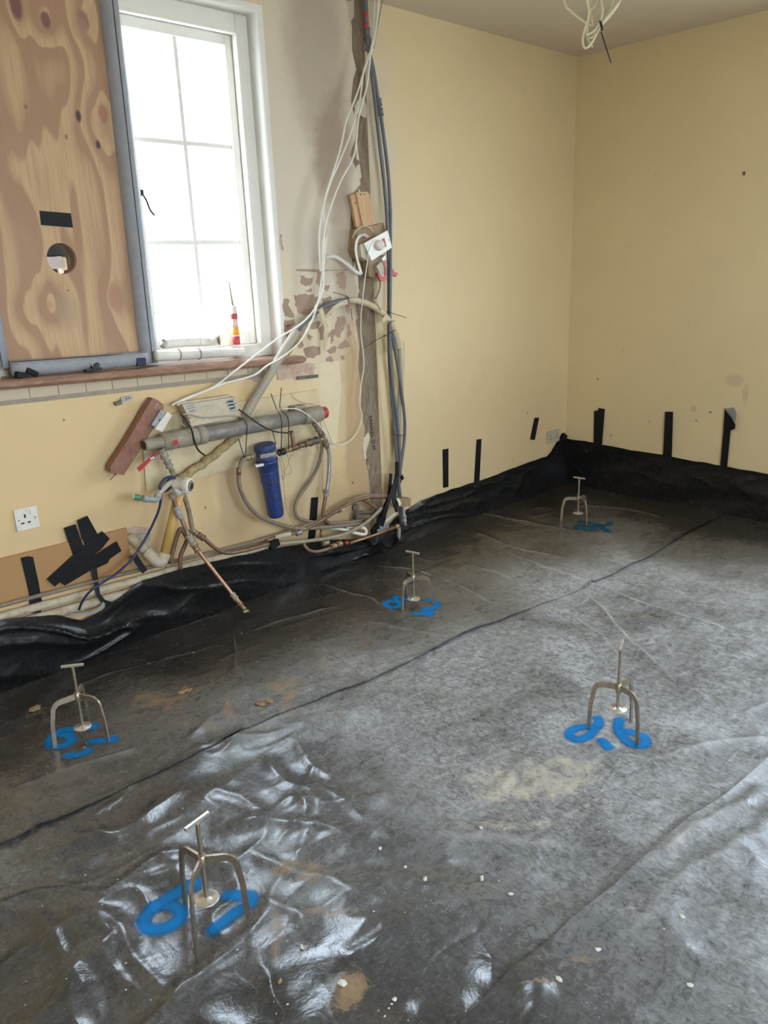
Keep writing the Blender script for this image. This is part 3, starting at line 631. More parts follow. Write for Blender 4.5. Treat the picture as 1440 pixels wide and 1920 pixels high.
# dirt painted as a vertex value: (pixel centre, radii, amount); 'sand' brown dust, 'chalk' pale plaster dust
SAND = [(300, 1320, 60, 22, .8), (535, 1295, 35, 22, 1), (540, 1330, 16, 30, .9), (430, 1335, 12, 24, .9), (630, 1250, 50, 25, .5), (690, 1210, 40, 16, .55), (560, 1640, 60, 24, .9), (630, 1720, 60, 16, .9), (650, 1870, 40, 45, 1),
        (520, 1760, 16, 50, .8), (370, 1360, 60, 14, .6), (740, 1270, 20, 20, .5), (1010, 1862, 35, 9, 1), (1090, 1805, 35, 10, .8), (640, 1350, 25, 12, .6), (60, 1350, 50, 16, .5), (45, 1500, 30, 60, .4), (880, 1690, 40, 40, .4), (820, 1590, 60, 20, .4),
        (600, 1420, 50, 12, .5), (1180, 1170, 40, 10, .5), (350, 1300, 30, 8, .9), (500, 1322, 18, 8, 1)]
CHALK = [(1000, 1470, 110, 40, 1), (1060, 1440, 70, 18, 1), (940, 1500, 60, 20, .7), (960, 1560, 120, 16, .6), (1110, 1510, 60, 16, .5), (720, 1620, 20, 10, .3), (1230, 1600, 40, 30, .25)]
def dirt(x, y, L):
    o = np.zeros(x.shape)
    for u, v, ru, rv2, a in L:
        c = F(u, v); du = F(u+ru, v)-c; dv_ = F(u, v+rv2)-c
        det = du.x*dv_.y-du.y*dv_.x; px, py = x-c.x, y-c.y
        s_ = (px*dv_.y-py*dv_.x)/det; t_ = (du.x*py-du.y*px)/det
        o = np.maximum(o, a*np.exp(-((s_*s_+t_*t_)*.8)**1.5))
    return o
def sheet_mat(name, dusty, rlo=.12, spec=.8, blk=.018):
    m, nt, b = new_mat(name); v = coords(nt)
    A_ = lambda n_: N(nt, 'ShaderNodeAttribute', attribute_name=n_).outputs['Fac']
    sand, chalk, tf, fresh, wear_glint = A_('sand'), A_('chalk'), A_('wall_distance'), A_('fresh'), A_('wear_glint')
    big = noise(nt, v, 2.3, 5, .6, .5); fine = noise(nt, v, 48, 6, .7, 1.0); scuff = noise(nt, coords(nt, (1, 2.0, 1)), 10, 6, .7, 1.2)
    dust = mth(nt, 'ADD', mth(nt, 'MULTIPLY', ramp(nt, big, .25, .72), .55), mth(nt, 'MULTIPLY', ramp(nt, scuff, .25, .72), .45))
    dust = mth(nt, 'MULTIPLY', dust, mth(nt, 'ADD', .58, mth(nt, 'MULTIPLY', ramp(nt, fine, .3, .7), .9)))
    dust = mth(nt, 'MULTIPLY', dust, mth(nt, 'ADD', .22, mth(nt, 'MULTIPLY', tf, .9)))
    dust = mth(nt, 'MULTIPLY', dust, mth(nt, 'SUBTRACT', 1.0, mth(nt, 'MULTIPLY', fresh, .87)))
    dust = mth(nt, 'MULTIPLY', dust, dusty, clamp=True)
    c = mixc(nt, dust, (blk, blk, blk*1.1), mixc(nt, tf, (.22, .17, .11), (.47, .475, .49)))
    stre = noise(nt, coords(nt, (3.2, 1, 1)), 16, 8, .78, 2.2); stre2 = noise(nt, coords(nt, (1, 3.0, 1)), 19, 8, .78, 2.5)
    c = mixc(nt, mth(nt, 'MULTIPLY', ramp(nt, stre, .49, .60), .58*min(1, dusty*2)), c, (.035, .034, .033))
    c = mixc(nt, mth(nt, 'MULTIPLY', ramp(nt, stre2, .55, .66), .22*min(1, dusty)), c, (.42, .42, .43))
    # boot-print scuffs
    vo = N(nt, 'ShaderNodeTexVoronoi'); vo.inputs['Scale'].default_value = 75; vo.distance = 'CHEBYCHEV'; nt.links.new(v, vo.inputs['Vector'])
    patch = ramp(nt, noise(nt, v, 6.5, 2, .5), .52, .62)
    c = mixc(nt, mth(nt, 'MULTIPLY', mth(nt, 'MULTIPLY', ramp(nt, vo.outputs['Distance'], .30, .50), patch), .16*min(1, dusty)), c, (.06, .058, .055))
    c = mixc(nt, mth(nt, 'MULTIPLY', wear_glint, .75*min(1, dusty*1.5)), c, (.62, .61, .59))  # stress whitening plus ridge highlights painted pale along the creases
    blot = ramp(nt, noise(nt, v, 26, 5, .7), .34, .6)
    sd = mth(nt, 'MULTIPLY', ramp(nt, mth(nt, 'ADD', mth(nt, 'MULTIPLY', sand, .70), mth(nt, 'MULTIPLY', mth(nt, 'SUBTRACT', noise(nt, v, 15, 8, .8, .6), .5), 2.6)), .36, .80), .8)
    c = mixc(nt, sd, c, (.33, .21, .105))
    ck = mth(nt, 'MULTIPLY', mth(nt, 'MULTIPLY', ramp(nt, mth(nt, 'ADD', chalk, mth(nt, 'MULTIPLY', mth(nt, 'SUBTRACT', noise(nt, v, 15, 8, .85, .8), .5), 3.0)), .45, .80), blot), .85)
    c = mixc(nt, ck, c, (.55, .49, .39))
    nt.links.new(c, b.inputs['Base Color'])
    r = mth(nt, 'ADD', rlo, mth(nt, 'MULTIPLY', dust, .6)); r = mth(nt, 'ADD', r, mth(nt, 'MULTIPLY', mth(nt, 'MAXIMUM', sd, ck), .3))
    nt.links.new(r, b.inputs['Roughness']); b.inputs['Specular IOR Level'].default_value = spec
    amp = mth(nt, 'SUBTRACT', 1.0, mth(nt, 'MULTIPLY', fresh, .35))
    h = mth(nt, 'ADD', mth(nt, 'MULTIPLY', noise(nt, v, 60, 5, .65, .6), .35), mth(nt, 'MULTIPLY', noise(nt, v, 17, 4, .6, 1.), .9))
    bump(nt, mth(nt, 'MULTIPLY', h, amp) if dusty > .5 else mth(nt, 'MULTIPLY', noise(nt, v, 14, 2, .5), .8), .5, .004, b)
    return m
M['sheet'] = sheet_mat('dusty_black_polythene', 1.0); M['sheet_up'] = sheet_mat('clean_black_polythene', .045, .27, .32, .008)
def grid_mesh(name, P, mat, parent=None, attrs=True):
    nu, nv = P.shape[:2]; idx = np.arange(nu*nv).reshape(nu, nv)
    f = np.stack([idx[:-1, :-1], idx[1:, :-1], idx[1:, 1:], idx[:-1, 1:]], -1).reshape(-1, 4)
    me = bpy.data.meshes.new(name); me.vertices.add(nu*nv); me.vertices.foreach_set('co', P.reshape(-1).astype(np.float32))
    me.loops.add(f.size); me.loops.foreach_set('vertex_index', f.reshape(-1).astype(np.int32)); me.polygons.add(len(f))
    me.polygons.foreach_set('loop_start', np.arange(0, f.size, 4, dtype=np.int32)); me.update(calc_edges=True); me.polygons.foreach_set('use_smooth', np.ones(len(f), bool))
    if attrs:
        for nm, L in (('sand', SAND), ('chalk', CHALK)):
            a = me.attributes.new(nm, 'FLOAT', 'POINT'); a.data.foreach_set('value', dirt(P[..., 0], P[..., 1], L).reshape(-1).astype(np.float32))
        tr_ = np.clip((dist_wall(P[..., 0], P[..., 1])-.35)/.75+.25*vnoise(P[..., 0]*2.5, P[..., 1]*2.5, 77), 0, 1)  # dust grows fuller and greyer with distance from the walls
        fg_, we_ = fg_mask(P[..., 0], P[..., 1]), wear_glint_mask(P[..., 0].ravel(), P[..., 1].ravel()) if mat == 'sheet' else P[..., 0].ravel()*0
        for nm, val in (('fresh', fg_.ravel()), ('wear_glint', we_)):
            a = me.attributes.new(nm, 'FLOAT', 'POINT'); a.data.foreach_set('value', val.astype(np.float32))
        a = me.attributes.new('wall_distance', 'FLOAT', 'POINT'); a.data.foreach_set('value', tr_.reshape(-1).astype(np.float32))
    me.materials.append(M[mat]); me.validate(); o = bpy.data.objects.new(name, me); COL.objects.link(o)
    if parent: o.parent = parent
    return o
FX0, STEP = -6.25, .0066
WALLY, WALLX = -.05, -.05                            # where the sheet turns up the walls
# visible part is meshed finely, the rest behind the camera coarsely
def xs_for(): return np.concatenate([np.linspace(FX0, -4.75, 30)[:-1], np.arange(-4.75, WALLX, STEP), [WALLX]])
def floor_sheet(name, ylo, yhi, lift, lab, step=STEP):
    xs = xs_for(); lo, hi = ylo(xs), yhi(xs); n = max(20, int(np.max(hi-lo)/step)); tt = np.linspace(0, 1, n)
    x = np.repeat(xs[:, None], n, 1); y = lo[:, None]+(hi-lo)[:, None]*tt[None, :]
    z = height(x.ravel(), y.ravel()).reshape(x.shape)+lift(x, y, lo[:, None], hi[:, None])
    o = grid_mesh(name, np.stack([x, y, z], -1), 'sheet'); tag(o, lab, 'plastic sheet'); return o
def edge_lift(x, d, amt, s):       # free edges curl up a little, unevenly
    return (amt*(.06+.94*np.clip(.30+.95*vnoise(x*3.4, x*0+3.3, s), 0, 1)))*np.exp(-d/.018)
L1 = .0035
sh1 = floor_sheet('polythene_sheet', lambda x: s1(x), lambda x: x*0+WALLY, lambda x, y, lo, hi: L1+edge_lift(x, y-lo, .012, 31), 'black polythene floor sheet along the window wall, turned up behind the pipes')
sh2 = floor_sheet('polythene_sheet', lambda x: s2(x)-.07, lambda x: s1(x)+.06, lambda x, y, lo, hi: 0*x+.0010, 'middle black polythene floor sheet with the chalky patch')
sh3 = floor_sheet('polythene_sheet', lambda x: x*0-3.6, lambda x: s2(x), lambda x, y, lo, hi: .0055+edge_lift(x, hi-y, .013, 32), 'black polythene floor sheet in the near right corner beyond the second lap', .014)
MB().box((-3.15, -4.3, .004), (3.1, .7, .004)).build('bare_slab', 'slab')['kind'] = STRUCT

# upstands of the sheet against the walls
TOPA = [(-6.3, .30), (-3.83, .298), (-3.714, .275), (-3.62, .24), (-3.535, .19), (-3.46, .20), (-3.416, .221), (-3.263, .281), (-3.031, .274), (-2.658, .246), (-2.265, .19), (-1.95, .12), (-1.80, .12), (-1.72, .17), (-1.503, .218), (-1.25, .225), (-.97, .223), (-.41, .24), (-.237, .24), (-.19, .26), (-.051, .375), (-.0, .36)]
TOPB = [(0., .33), (-.03, .324), (-.215, .325), (-.494, .314), (-.753, .307), (-1.095, .295), (-1.376, .289), (-3.6, .28)]
def upstand(name, s, P0, along, inward, top, seed, mat, parent, wall_gap=.004, bulge=.022, nv=34):
    """s: positions along the wall; P0: fold line; inward: unit vector into the room."""
    t = np.linspace(0, 1, nv); S = np.repeat(s[:, None], nv, 1); T = np.repeat(t[None, :], len(s), 0)
    zt = np.interp(S, [p[0] for p in sorted(top)], [p[1] for p in sorted(top)])+.004*vnoise(S*14, S*0+.5, seed)
    zf = P0['z'][:, None]
    zz = zf+(zt-zf)*T
    if callable(wall_gap): wall_gap = wall_gap(S)
    off = wall_gap+np.maximum(-P0['off']-wall_gap, .004)*(1-T)**2.2
    fsh = 1-np.abs(vnoise(S*1.7+T*2.6+.25*vnoise(S*4, T*2, seed+5), T*1.4-S*1.5, seed+4))
    wr = vnoise(S*3.1+T*1.7, T*1.6+S*.9, seed+1); fold = 1-np.abs(vnoise(S*2.6+T*2.2, T*1.1-S*2.3, seed+2)); small = 1-np.abs(vnoise(S*9+T*2, T*4-S*4, seed+3))
    lively = np.interp(S, P0['lx'], P0['ly']); band = np.sin(np.pi*np.clip(T*.93+.035, 0, 1))
    off = off+band*(bulge*.35*(wr+.8)+lively*(.020*fold**3+.030*fsh**9+.003*small**3))
    # flattened strip right at the top edge where it is taped
    off = np.maximum(off, wall_gap)
    P = np.zeros(S.shape+(3,)); P[..., 2] = zz
    if along == 'x': P[..., 0] = S; P[..., 1] = -off
    else: P[..., 1] = S; P[..., 0] = -off
    return grid_mesh(name, P, mat, parent)
def fold_z(o, along, n):
    co = np.zeros(len(o.data.vertices)*3); o.data.vertices.foreach_get('co', co); co = co.reshape(-1, 3); return co
xsu = np.concatenate([np.linspace(FX0, -4.4, 12)[:-1], np.arange(-4.4, WALLX+.045, .010)]); 
zx = height(np.minimum(xsu, WALLX), xsu*0+WALLY)+L1
upstand('upstand', xsu, dict(z=zx, off=-.052, lx=[-6, -4.4, -3.9, -3.2, -3.0, -2.4, -2.2, -1.7, -1.0, -.3, 0], ly=[.2, .6, 1., .9, .35, .1, .5, .8, .45, .25, .05]), 'x', None, TOPA, 41, 'sheet_up', sh1, wall_gap=lambda S: np.interp(S, [-6.3, -2.3, -1.95, -1.6, 0], [.049, .049, .046, .006, .004]))
def ys_between(a, b): return np.arange(a, b, .010)
ysu = np.append(ys_between(float(s1(np.array([WALLX]))[0]), -.0045), -.0045)
zy = height(ysu*0+WALLX, np.minimum(ysu, WALLY))+L1
upstand('upstand', ysu, dict(z=zy, off=WALLX, lx=[-1.3, -1.0, 0], ly=[.25, .1, .02]), 'y', None, TOPB, 51, 'sheet_up', sh1, wall_gap=.007)
ysu = np.append(ys_between(-2.5, float(s1(np.array([WALLX]))[0])+.03), float(s1(np.array([WALLX]))[0])+.03)
zy = height(ysu*0+WALLX, ysu)+.0010
upstand('upstand', ysu, dict(z=zy, off=WALLX, lx=[-2.5, -1.0], ly=[.5, .3]), 'y', None, TOPB, 61, 'sheet_up', sh2)
# flat strip of floor sheet in the very corner is covered by the upstands meeting

# ---- sprayed numbers (soft-edged ribbons that lie on the sheet)
def paint_mat():
    m, nt, b = new_mat('blue_marker_spray'); b.inputs['Roughness'].default_value = .6; b.inputs['Specular IOR Level'].default_value = .2
    at = N(nt, 'ShaderNodeAttribute', attribute_name='cover'); v = coords(nt)
    c = mixc(nt, noise(nt, v, 20, 3), (.002, .18, .50), (.003, .23, .62)); nt.links.new(c, b.inputs['Base Color'])
    a = ramp(nt, mth(nt, 'ADD', at.outputs['Fac'], mth(nt, 'MULTIPLY', mth(nt, 'SUBTRACT', noise(nt, v, 70, 4, .7), .5), .55)), .10, .95); nt.links.new(a, b.inputs['Alpha']); return m
M['paint'] = paint_mat()
M['paint_shaded'] = M['paint'].copy(); M['paint_shaded'].name = 'shaded_blue_spray'  # same blue darkened, the far corner's low light put into its colour
for n_ in M['paint_shaded'].node_tree.nodes:
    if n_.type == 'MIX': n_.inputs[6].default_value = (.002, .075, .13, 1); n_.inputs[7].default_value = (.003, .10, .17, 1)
def sprayed(strokes, parent, lift, width, lab):
    vs, fs, cov = [], [], []
    for k, px in enumerate(strokes):
        P = spline([F(u, v, .012) for u, v in px], 6); n = 9
        for i, p in enumerate(P):
            t = P[min(i+1, len(P)-1)]-P[max(i-1, 0)]; t.z = 0; t.normalize(); s_ = Vector((-t.y, t.x, 0))
            end = min(1, min(i, len(P)-1-i)/2+.15)
            for j in range(n):
                q = p+s_*(width*1.75*(j/(n-1)-.5)); vs.append([q.x, q.y, k*.0003]); cov.append((1-abs(j/(n-1)*2-1)**2)**1.3*end*1.05)
        o = len(vs)-len(P)*n
        for i in range(len(P)-1):
            for j in range(n-1): fs.append((o+i*n+j, o+i*n+j+1, o+i*n+n+j+1, o+i*n+n+j))
    a = np.array(vs); a[:, 2] += height(a[:, 0].copy(), a[:, 1].copy())+lift+.0016
    me = bpy.data.meshes.new('painted_number'); me.from_pydata(a.tolist(), [], fs); me.polygons.foreach_set('use_smooth', [True]*len(fs))
    at = me.attributes.new('cover', 'FLOAT', 'POINT'); at.data.foreach_set('value', cov); me.materials.append(M['paint_shaded' if 'dull' in lab else 'paint'])
    o = bpy.data.objects.new('painted_number', me); COL.objects.link(o); o.parent = parent; o['label'] = lab
sc_ = lambda L, ox, oy, k: [[(ox+x/k, oy+y/k) for x, y in s] for s in L]
sprayed(sc_([[(720, 770), (540, 850), (340, 950), (200, 1080), (150, 1180), (200, 1240), (360, 1225), (490, 1130), (490, 1050), (400, 1000), (280, 1010), (190, 1080)],
             [(880, 905), (1050, 915), (1180, 925), (1170, 1000), (1040, 1070), (900, 1180), (760, 1290)]], 240, 1500, 5.143), sh2, .0010, .031, 'blue sprayed number 67 below the nearest tripod')
sprayed(sc_([[(900, 865), (700, 885), (480, 915), (380, 960), (320, 1030), (360, 1085), (480, 1080), (570, 1020), (500, 960), (420, 985)], [(1120, 990), (950, 1020), (720, 1045)], [(790, 1110), (720, 1165), (570, 1195), (470, 1185)]], 40, 1220, 6.), sh1, L1, .030, 'blue sprayed number below the tripod by the window wall')
sprayed(sc_([[(490, 1050), (545, 1130), (490, 1190), (300, 1195), (190, 1260), (220, 1330), (350, 1335), (460, 1260), (500, 1170)], [(540, 1320), (630, 1420), (700, 1480)], [(810, 1070), (780, 1190), (830, 1320), (950, 1410), (1070, 1430), (1120, 1370), (1060, 1305), (940, 1265), (840, 1245)]], 1040, 1180, 6.545), sh2, .0010, .030, 'bright blue sprayed number 26 below the right tripod')
sprayed(sc_([[(600, 985), (500, 1000), (360, 965), (340, 1010), (400, 1060), (380, 1110), (270, 1130), (190, 1080), (230, 1035), (340, 1030)], [(740, 1030), (840, 1015), (940, 1060), (960, 1110), (880, 1155), (770, 1165), (830, 1205), (860, 1245), (740, 1240), (560, 1230)]], 700, 1000, 8.), sh1, L1, .030, 'blue sprayed number 63 below the middle tripod')
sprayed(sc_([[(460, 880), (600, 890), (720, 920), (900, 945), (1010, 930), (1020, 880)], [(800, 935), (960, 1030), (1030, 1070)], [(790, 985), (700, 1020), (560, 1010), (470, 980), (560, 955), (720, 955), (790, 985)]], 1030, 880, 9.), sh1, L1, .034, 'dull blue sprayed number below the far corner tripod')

# ================================================================== screed tripods
def hz(x, y): return float(height(np.array([x]), np.array([y]))[0])
def tripod(c, ang, top, hub, disc, hang, lab, R=.092, lift=0., ring=None):
    x, y = c; b = hz(x, y)+lift; root = thing('screed_tripod', lab, 'tripod', (x, y, b), 'levelling tripods standing on the floor sheet')
    for a in ang:
        a = math.radians(a); d = Vector((math.cos(a), math.sin(a), 0)); s_ = Vector((-d.y, d.x, 0))
        g = hz(x+d.x*R, y+d.y*R)+lift
        pts = [(.010, hub-.014)]; rr = .030
        for i in range(7):
            q = math.pi/2*i/6; pts.append((R-.012-rr+rr*math.sin(q), hub-.014-rr+rr*math.cos(q)))
        pts.append((R-.004, (g+hub)*.5)); pts.append((R, g+.001))
        # flat bar 6 x 18 mm bent over its edge
        mb = MB(); v = []; f = []
        for i, (r_, z) in enumerate(pts):
            p = pts[min(i+1, len(pts)-1)]; m = pts[max(i-1, 0)]; t = Vector((p[0]-m[0], 0, p[1]-m[1])).normalized(); nn = Vector((-t.z, 0, t.x))
            tw = .5-.18*i/len(pts)
            for sx, sn in ((-1, -1), (1, -1), (1, 1), (-1, 1)):
                q = Vector((r_, 0, z))+nn*sn*.0195*tw; v.append(Vector((x, y, 0))+d*q.x+s_*(sx*.0031)+Z*q.z)
        for i in range(len(pts)-1):
            for j in range(4): f.append((i*4+j, i*4+(j+1) % 4, i*4+4+(j+1) % 4, i*4+4+j))
        f += [(3, 2, 1, 0), tuple((len(pts)-1)*4+j for j in range(4))]
        mb.add(v, f, False); mb.build('leg', 'steel', root)
    mb = MB(); mb.lathe((x, y, hub-.034), (x, y, hub), [(0, .009), (.001, .0098), (.033, .0098), (.034, .008)], 14); mb.build('hub_nut', 'steel', root)
    mb = MB(); L = top-.004-disc; pr = []
    k = int(L/.004)
    for i in range(k): pr += [(L*i/k, .0050), (L*(i+.5)/k, .0058)]
    mb.lathe((x, y, disc), (x, y, top), pr+[(L, .005)], 10); mb.build('threaded_rod', 'steel', root)
    h = math.radians(hang); d = Vector((math.cos(h), math.sin(h), 0)); c0 = Vector((x, y, top))
    mb = MB(); mb.box(c0, (.036, .0042, .0042), axes(d), .0012); mb.build('handle', 'disc', root)
    mb = MB(); mb.lathe((x, y, disc-.003), (x, y, disc), [(0, .028), (.0008, .030), (.0024, .030), (.0032, .0285), (.0034, .010), (.007, .009)], 28); mb.build('foot_disc', 'disc', root)
    if ring is not None:
        a = math.radians(ring); p = Vector((x, y, hub-.006))+Vector((math.cos(a), math.sin(a), 0))*.03
        mb = MB(); mb.lathe(p-Vector((-math.sin(a), math.cos(a), 0))*.004, p+Vector((-math.sin(a), math.cos(a), 0))*.004, [(0, .010), (.001, .0125), (.007, .0125), (.008, .010)], 16); mb.build('locking_screw', 'steel', root)
tripod((-3.932, -1.587), (98, -38, -141), .294, .200, .074, 10, 'nearest steel screed tripod, standing on blue 67 with creases all round', lift=.0010)
tripod((-3.798, -.588), (176, -64, 56), .285, .186, .056, -34, 'steel screed tripod standing closest to the orange-brown board', .098, L1)
tripod((-2.567, -1.893), (112, -104, -2), .332, .196, .104, 23, 'steel screed tripod standing on bright blue 26 beside the chalky patch', .09, .0010)
tripod((-2.252, -.669), (-172, -51, 68), .268, .158, .042, -80, 'steel screed tripod on the floor in front of the tangle of pipes under the post', .089, L1)
tripod((-.72, -.568), (122, -118, 3), .282, .168, .066, -84, 'farthest steel screed tripod, in the dim corner of the two walls', .097, L1, ring=40)

# ================================================================== tapes on walls
def tape(pix, lab, wall='A', off=.0022, mat='tape', extra=None):
    fn = A if wall == 'A' else B; s = -off
    q = MB(); q.prism([fn(u, v, s) for u, v in pix], (0, -1, 0) if wall == 'A' else (-1, 0, 0), .0012)
    return tag(q.build('tape_strip', mat), lab, 'tape')
tape([(830, 843), (841, 841), (841, 913), (831, 915)], 'short upright black tape strip on the wall, first one right of the post')
tape([(894, 824), (903, 823), (899, 904), (889, 908)], 'tall upright black tape strip on the wall, second one right of the post', off=.004)
tape([(1002, 784), (1006, 783), (1011, 783), (1003, 825), (994, 824)], 'loose slanting black tape strip on the wall left of the cream corner socket')
tape([(1114, 771), (1124, 769), (1125, 840), (1113, 839)], 'upright black tape strip left-hand of the overlapping pair near the corner', 'B', .008)
tape([(1122, 765), (1134, 767), (1128, 842), (1118, 842)], 'upright black tape strip laid over its neighbour in the pair near the corner', 'B', .0095)
tape([(1247, 772), (1262, 772), (1259, 872), (1254, 900), (1245, 898), (1243, 858)], 'upright black tape strip in the middle of the far wall', 'B', .012)
t = thing('tape_strip', 'upright black tape strip on the far wall with its top peeled over', 'tape', B(1358, 880, -.012))
q = MB(); q.prism([B(u, v, -.012) for u, v in ((1359, 766), (1371, 768), (1370, 806), (1362, 890), (1349, 888), (1356, 810))], (-1, 0, 0), .0012); q.build('strip', 'tape', t)
q = MB(); q.prism([B(1359, 767, -.013), B(1376, 764, -.022), B(1381, 776, -.024), B(1379, 790, -.022), B(1369, 782, -.015)], (-1, 0, 0), .001); q.build('peeled_back', 'tape_back', t)
q = MB(); q.prism([B(1360, 770, -.0235), B(1372, 784, -.026), B(1379, 796, -.027), B(1378, 804, -.026), B(1369, 808, -.02), B(1360, 800, -.016)], (-1, 0, 0), .001); q.build('curled_flap', 'tape', t)
# long flat tape holding the upper edge of the sheet to the walls
def edge_tape(pix, wall, lab, off):
    fn = A if wall == 'A' else B; pts = [fn(u, v, -off) for u, v in pix]
    q = MB(); q.ribbon(pts, Z, .022, .001); return tag(q.build('edge_tape', 'tape'), lab, 'tape')
edge_tape([(1070, 828), (1110, 834), (1180, 847), (1250, 859), (1350, 877), (1445, 893)], 'B', 'long black tape along the top of the sheet on the far wall', .009)
edge_tape([(793, 943), (845, 924), (900, 907), (1000, 870), (1028, 861)], 'A', 'long black tape along the top of the sheet on the wall right of the post', .008)
tape([(1029, 858), (1058, 811), (1065, 818), (1056, 828), (1036, 862)], 'black tape folded up in a peak at the corner of the two walls', off=.014)
# orange-brown board and its tapes
q = MB(); q.prism([A(u, v, -.012) for u, v in ((-40, 1058), (238, 990), (250, 1074), (-40, 1150))], (0, -1, 0), .012)
tag(q.build('skirting_board', 'hardboard'), 'orange-brown flat board against the foot of the wall under the white socket', 'board')
bt = lambda pix, lab, off: tape(pix, lab, off=off)
bt([(39, 1046), (52, 1043), (62, 1044), (72, 1090), (79, 1128), (77, 1148), (58, 1150), (54, 1110)], 'wide black tape strip hanging over the left end of the orange-brown board', .0150)
bt([(120, 990), (142, 983), (156, 1023), (160, 1040), (140, 1050)], 'black tape strip pointing up, left of two, in the tape star on the brown board', .0150)
bt([(145, 976), (164, 967), (184, 1003), (160, 1024), (154, 1010)], 'black tape strip pointing up, right of two, in the tape star on the brown board', .0155)
bt([(136, 1044), (165, 1015), (192, 996), (206, 1010), (190, 1030), (150, 1062)], 'black tape strip slanting across the middle of the tape star on the brown board', .0172)
bt([(88, 1086), (138, 1040), (178, 1040), (176, 1066), (122, 1098), (112, 1092), (103, 1100)], 'widest black tape piece at the lower left of the tape star on the brown board', .0190)
bt([(160, 1052), (219, 1015), (228, 1033), (206, 1048), (202, 1056), (176, 1068)], 'black tape strip pointing right in the tape star on the brown board', .0208)
q = MB(); q.ribbon([A(176, 1065, -.022), A(180, 1090, -.03), A(184, 1115, -.05), A(194, 1128, -.07), A(206, 1134, -.085)], X, [.024, .020, .018, .02, .03], .0012)
tag(q.build('tape_tail', 'tape'), 'black tape tail hanging from the tape star down to the floor sheet', 'tape')
q = MB(); q.ribbon([A(130, 1150, -.075), A(150, 1152, -.085), A(172, 1150, -.088), A(190, 1140, -.085), A(196, 1131, -.08)], Z, [.004, .010, .012, .02, .024], .0012)
tag(q.build('peeled_tape', 'tape_back'), 'pale peeled tape showing its sticky side on the sheet below the tape star', 'tape')
tape([(584, 933), (597, 932), (592, 1000), (586, 1032), (576, 1032), (580, 985)], 'upright black tape strip on the wall behind the pipes, right of the blue filter', off=.004)
q = MB(); q.ribbon([A(250, 1040, -.05), A(262, 1058, -.064), A(272, 1072, -.075)], X, .028, .0012)
tag(q.build('tape_strip', 'tape'), 'short black tape wrapped over the pipes left of the yellow pipe foot', 'tape')
# sockets
t = thing('wall_socket', 'white single power socket with a switch, on the wall above the brown board', 'socket', A(48, 973))
P4 = [A(22, 957, 0), A(69, 946, 0), A(74, 986, 0), A(29, 998, 0)]; c0 = (P4[0]+P4[1]+P4[2]+P4[3])/4; c0.y = -.005
q = MB(); q.box(c0, (.043, .005, .043), None, .0035); q.build('face_plate', 'white_plastic', t)
for dx, dz_, hx_, hz_ in ((.0, .012, .0035, .007), (-.012, -.014, .006, .003), (.012, -.014, .006, .003)):
    q = MB(); q.box(c0+Vector((dx-.006, -.0045, dz_)), (hx_, .0008, hz_)); q.build('slot', 'black', t)
q = MB(); q.box(c0+Vector((.022, -.0055, .026)), (.0065, .003, .011), axes(X, Vector((0, .15, 1))), .001); q.build('switch_rocker', 'white_plastic', t)
for dx in (-.030, .030): q = MB(); q.lathe(c0+Vector((dx, -.0045, -.001)), c0+Vector((dx, -.01, -.001)), [(0, .003), (.001, .0028)], 10); q.build('screw', 'dark_steel', t)
t = thing('wall_socket', 'cream double power socket low on the wall beside the corner', 'socket', A(1035, 820))
P4 = [A(1021, 810, 0), A(1050, 803, 0), A(1050, 826, 0), A(1021, 834, 0)]; c0 = sum(P4, Vector())/4; c0.y = -.006
q = MB(); q.box(c0, (.073, .006, .043), None, .003); q.build('face_plate', 'socket_old', t)
for s in (-.035, .035):
    for dx, dz_, hx_, hz_ in ((.0, .008, .003, .006), (-.010, -.012, .005, .0025), (.010, -.012, .005, .0025)):
        q = MB(); q.box(c0+Vector((s+dx, -.0055, dz_)), (hx_, .0008, hz_)); q.build('slot', 'black', t)
    q = MB(); q.box(c0+Vector((s*.4, -.0065, .025)), (.006, .002, .009), None, .001); q.build('switch_rocker', 'socket_old', t)

# ================================================================== services on the window wall
def cut(name, lab, cat, mat, pts, r, n=12, sm=3, group=None):
    q = MB(); q.tube(pts, r, n, sm); return tag(q.build(name, mat), lab, cat, group)
def sleeve(parent, p, d, L, r, mat, name='coupling', n=14, rims=True):
    d = Vector(d).normalized(); p = Vector(p); q = MB()
    pr = [(0, r*.82), (.001, r*1.08), (L*.18, r*1.08), (L*.2, r*.95), (L*.8, r*.95), (L*.82, r*1.08), (L-.001, r*1.08), (L, r*.82)] if rims else [(0, r*.9), (.001, r), (L-.001, r), (L, r*.9)]
    q.lathe(p-d*L/2, p+d*L/2, pr, n); return q.build(name, mat, parent)
# plasterboard patch
q = MB(); q.prism([A(u, v, -.013) for u, v in ((266, 800), (340, 770), (596, 730), (598, 848), (430, 880), (275, 921))], (0, -1, 0), .011)
tag(q.build('backing_board', 'board_green'), 'stained greenish-cream board fixed to the wall behind the big grey waste pipe', 'board')
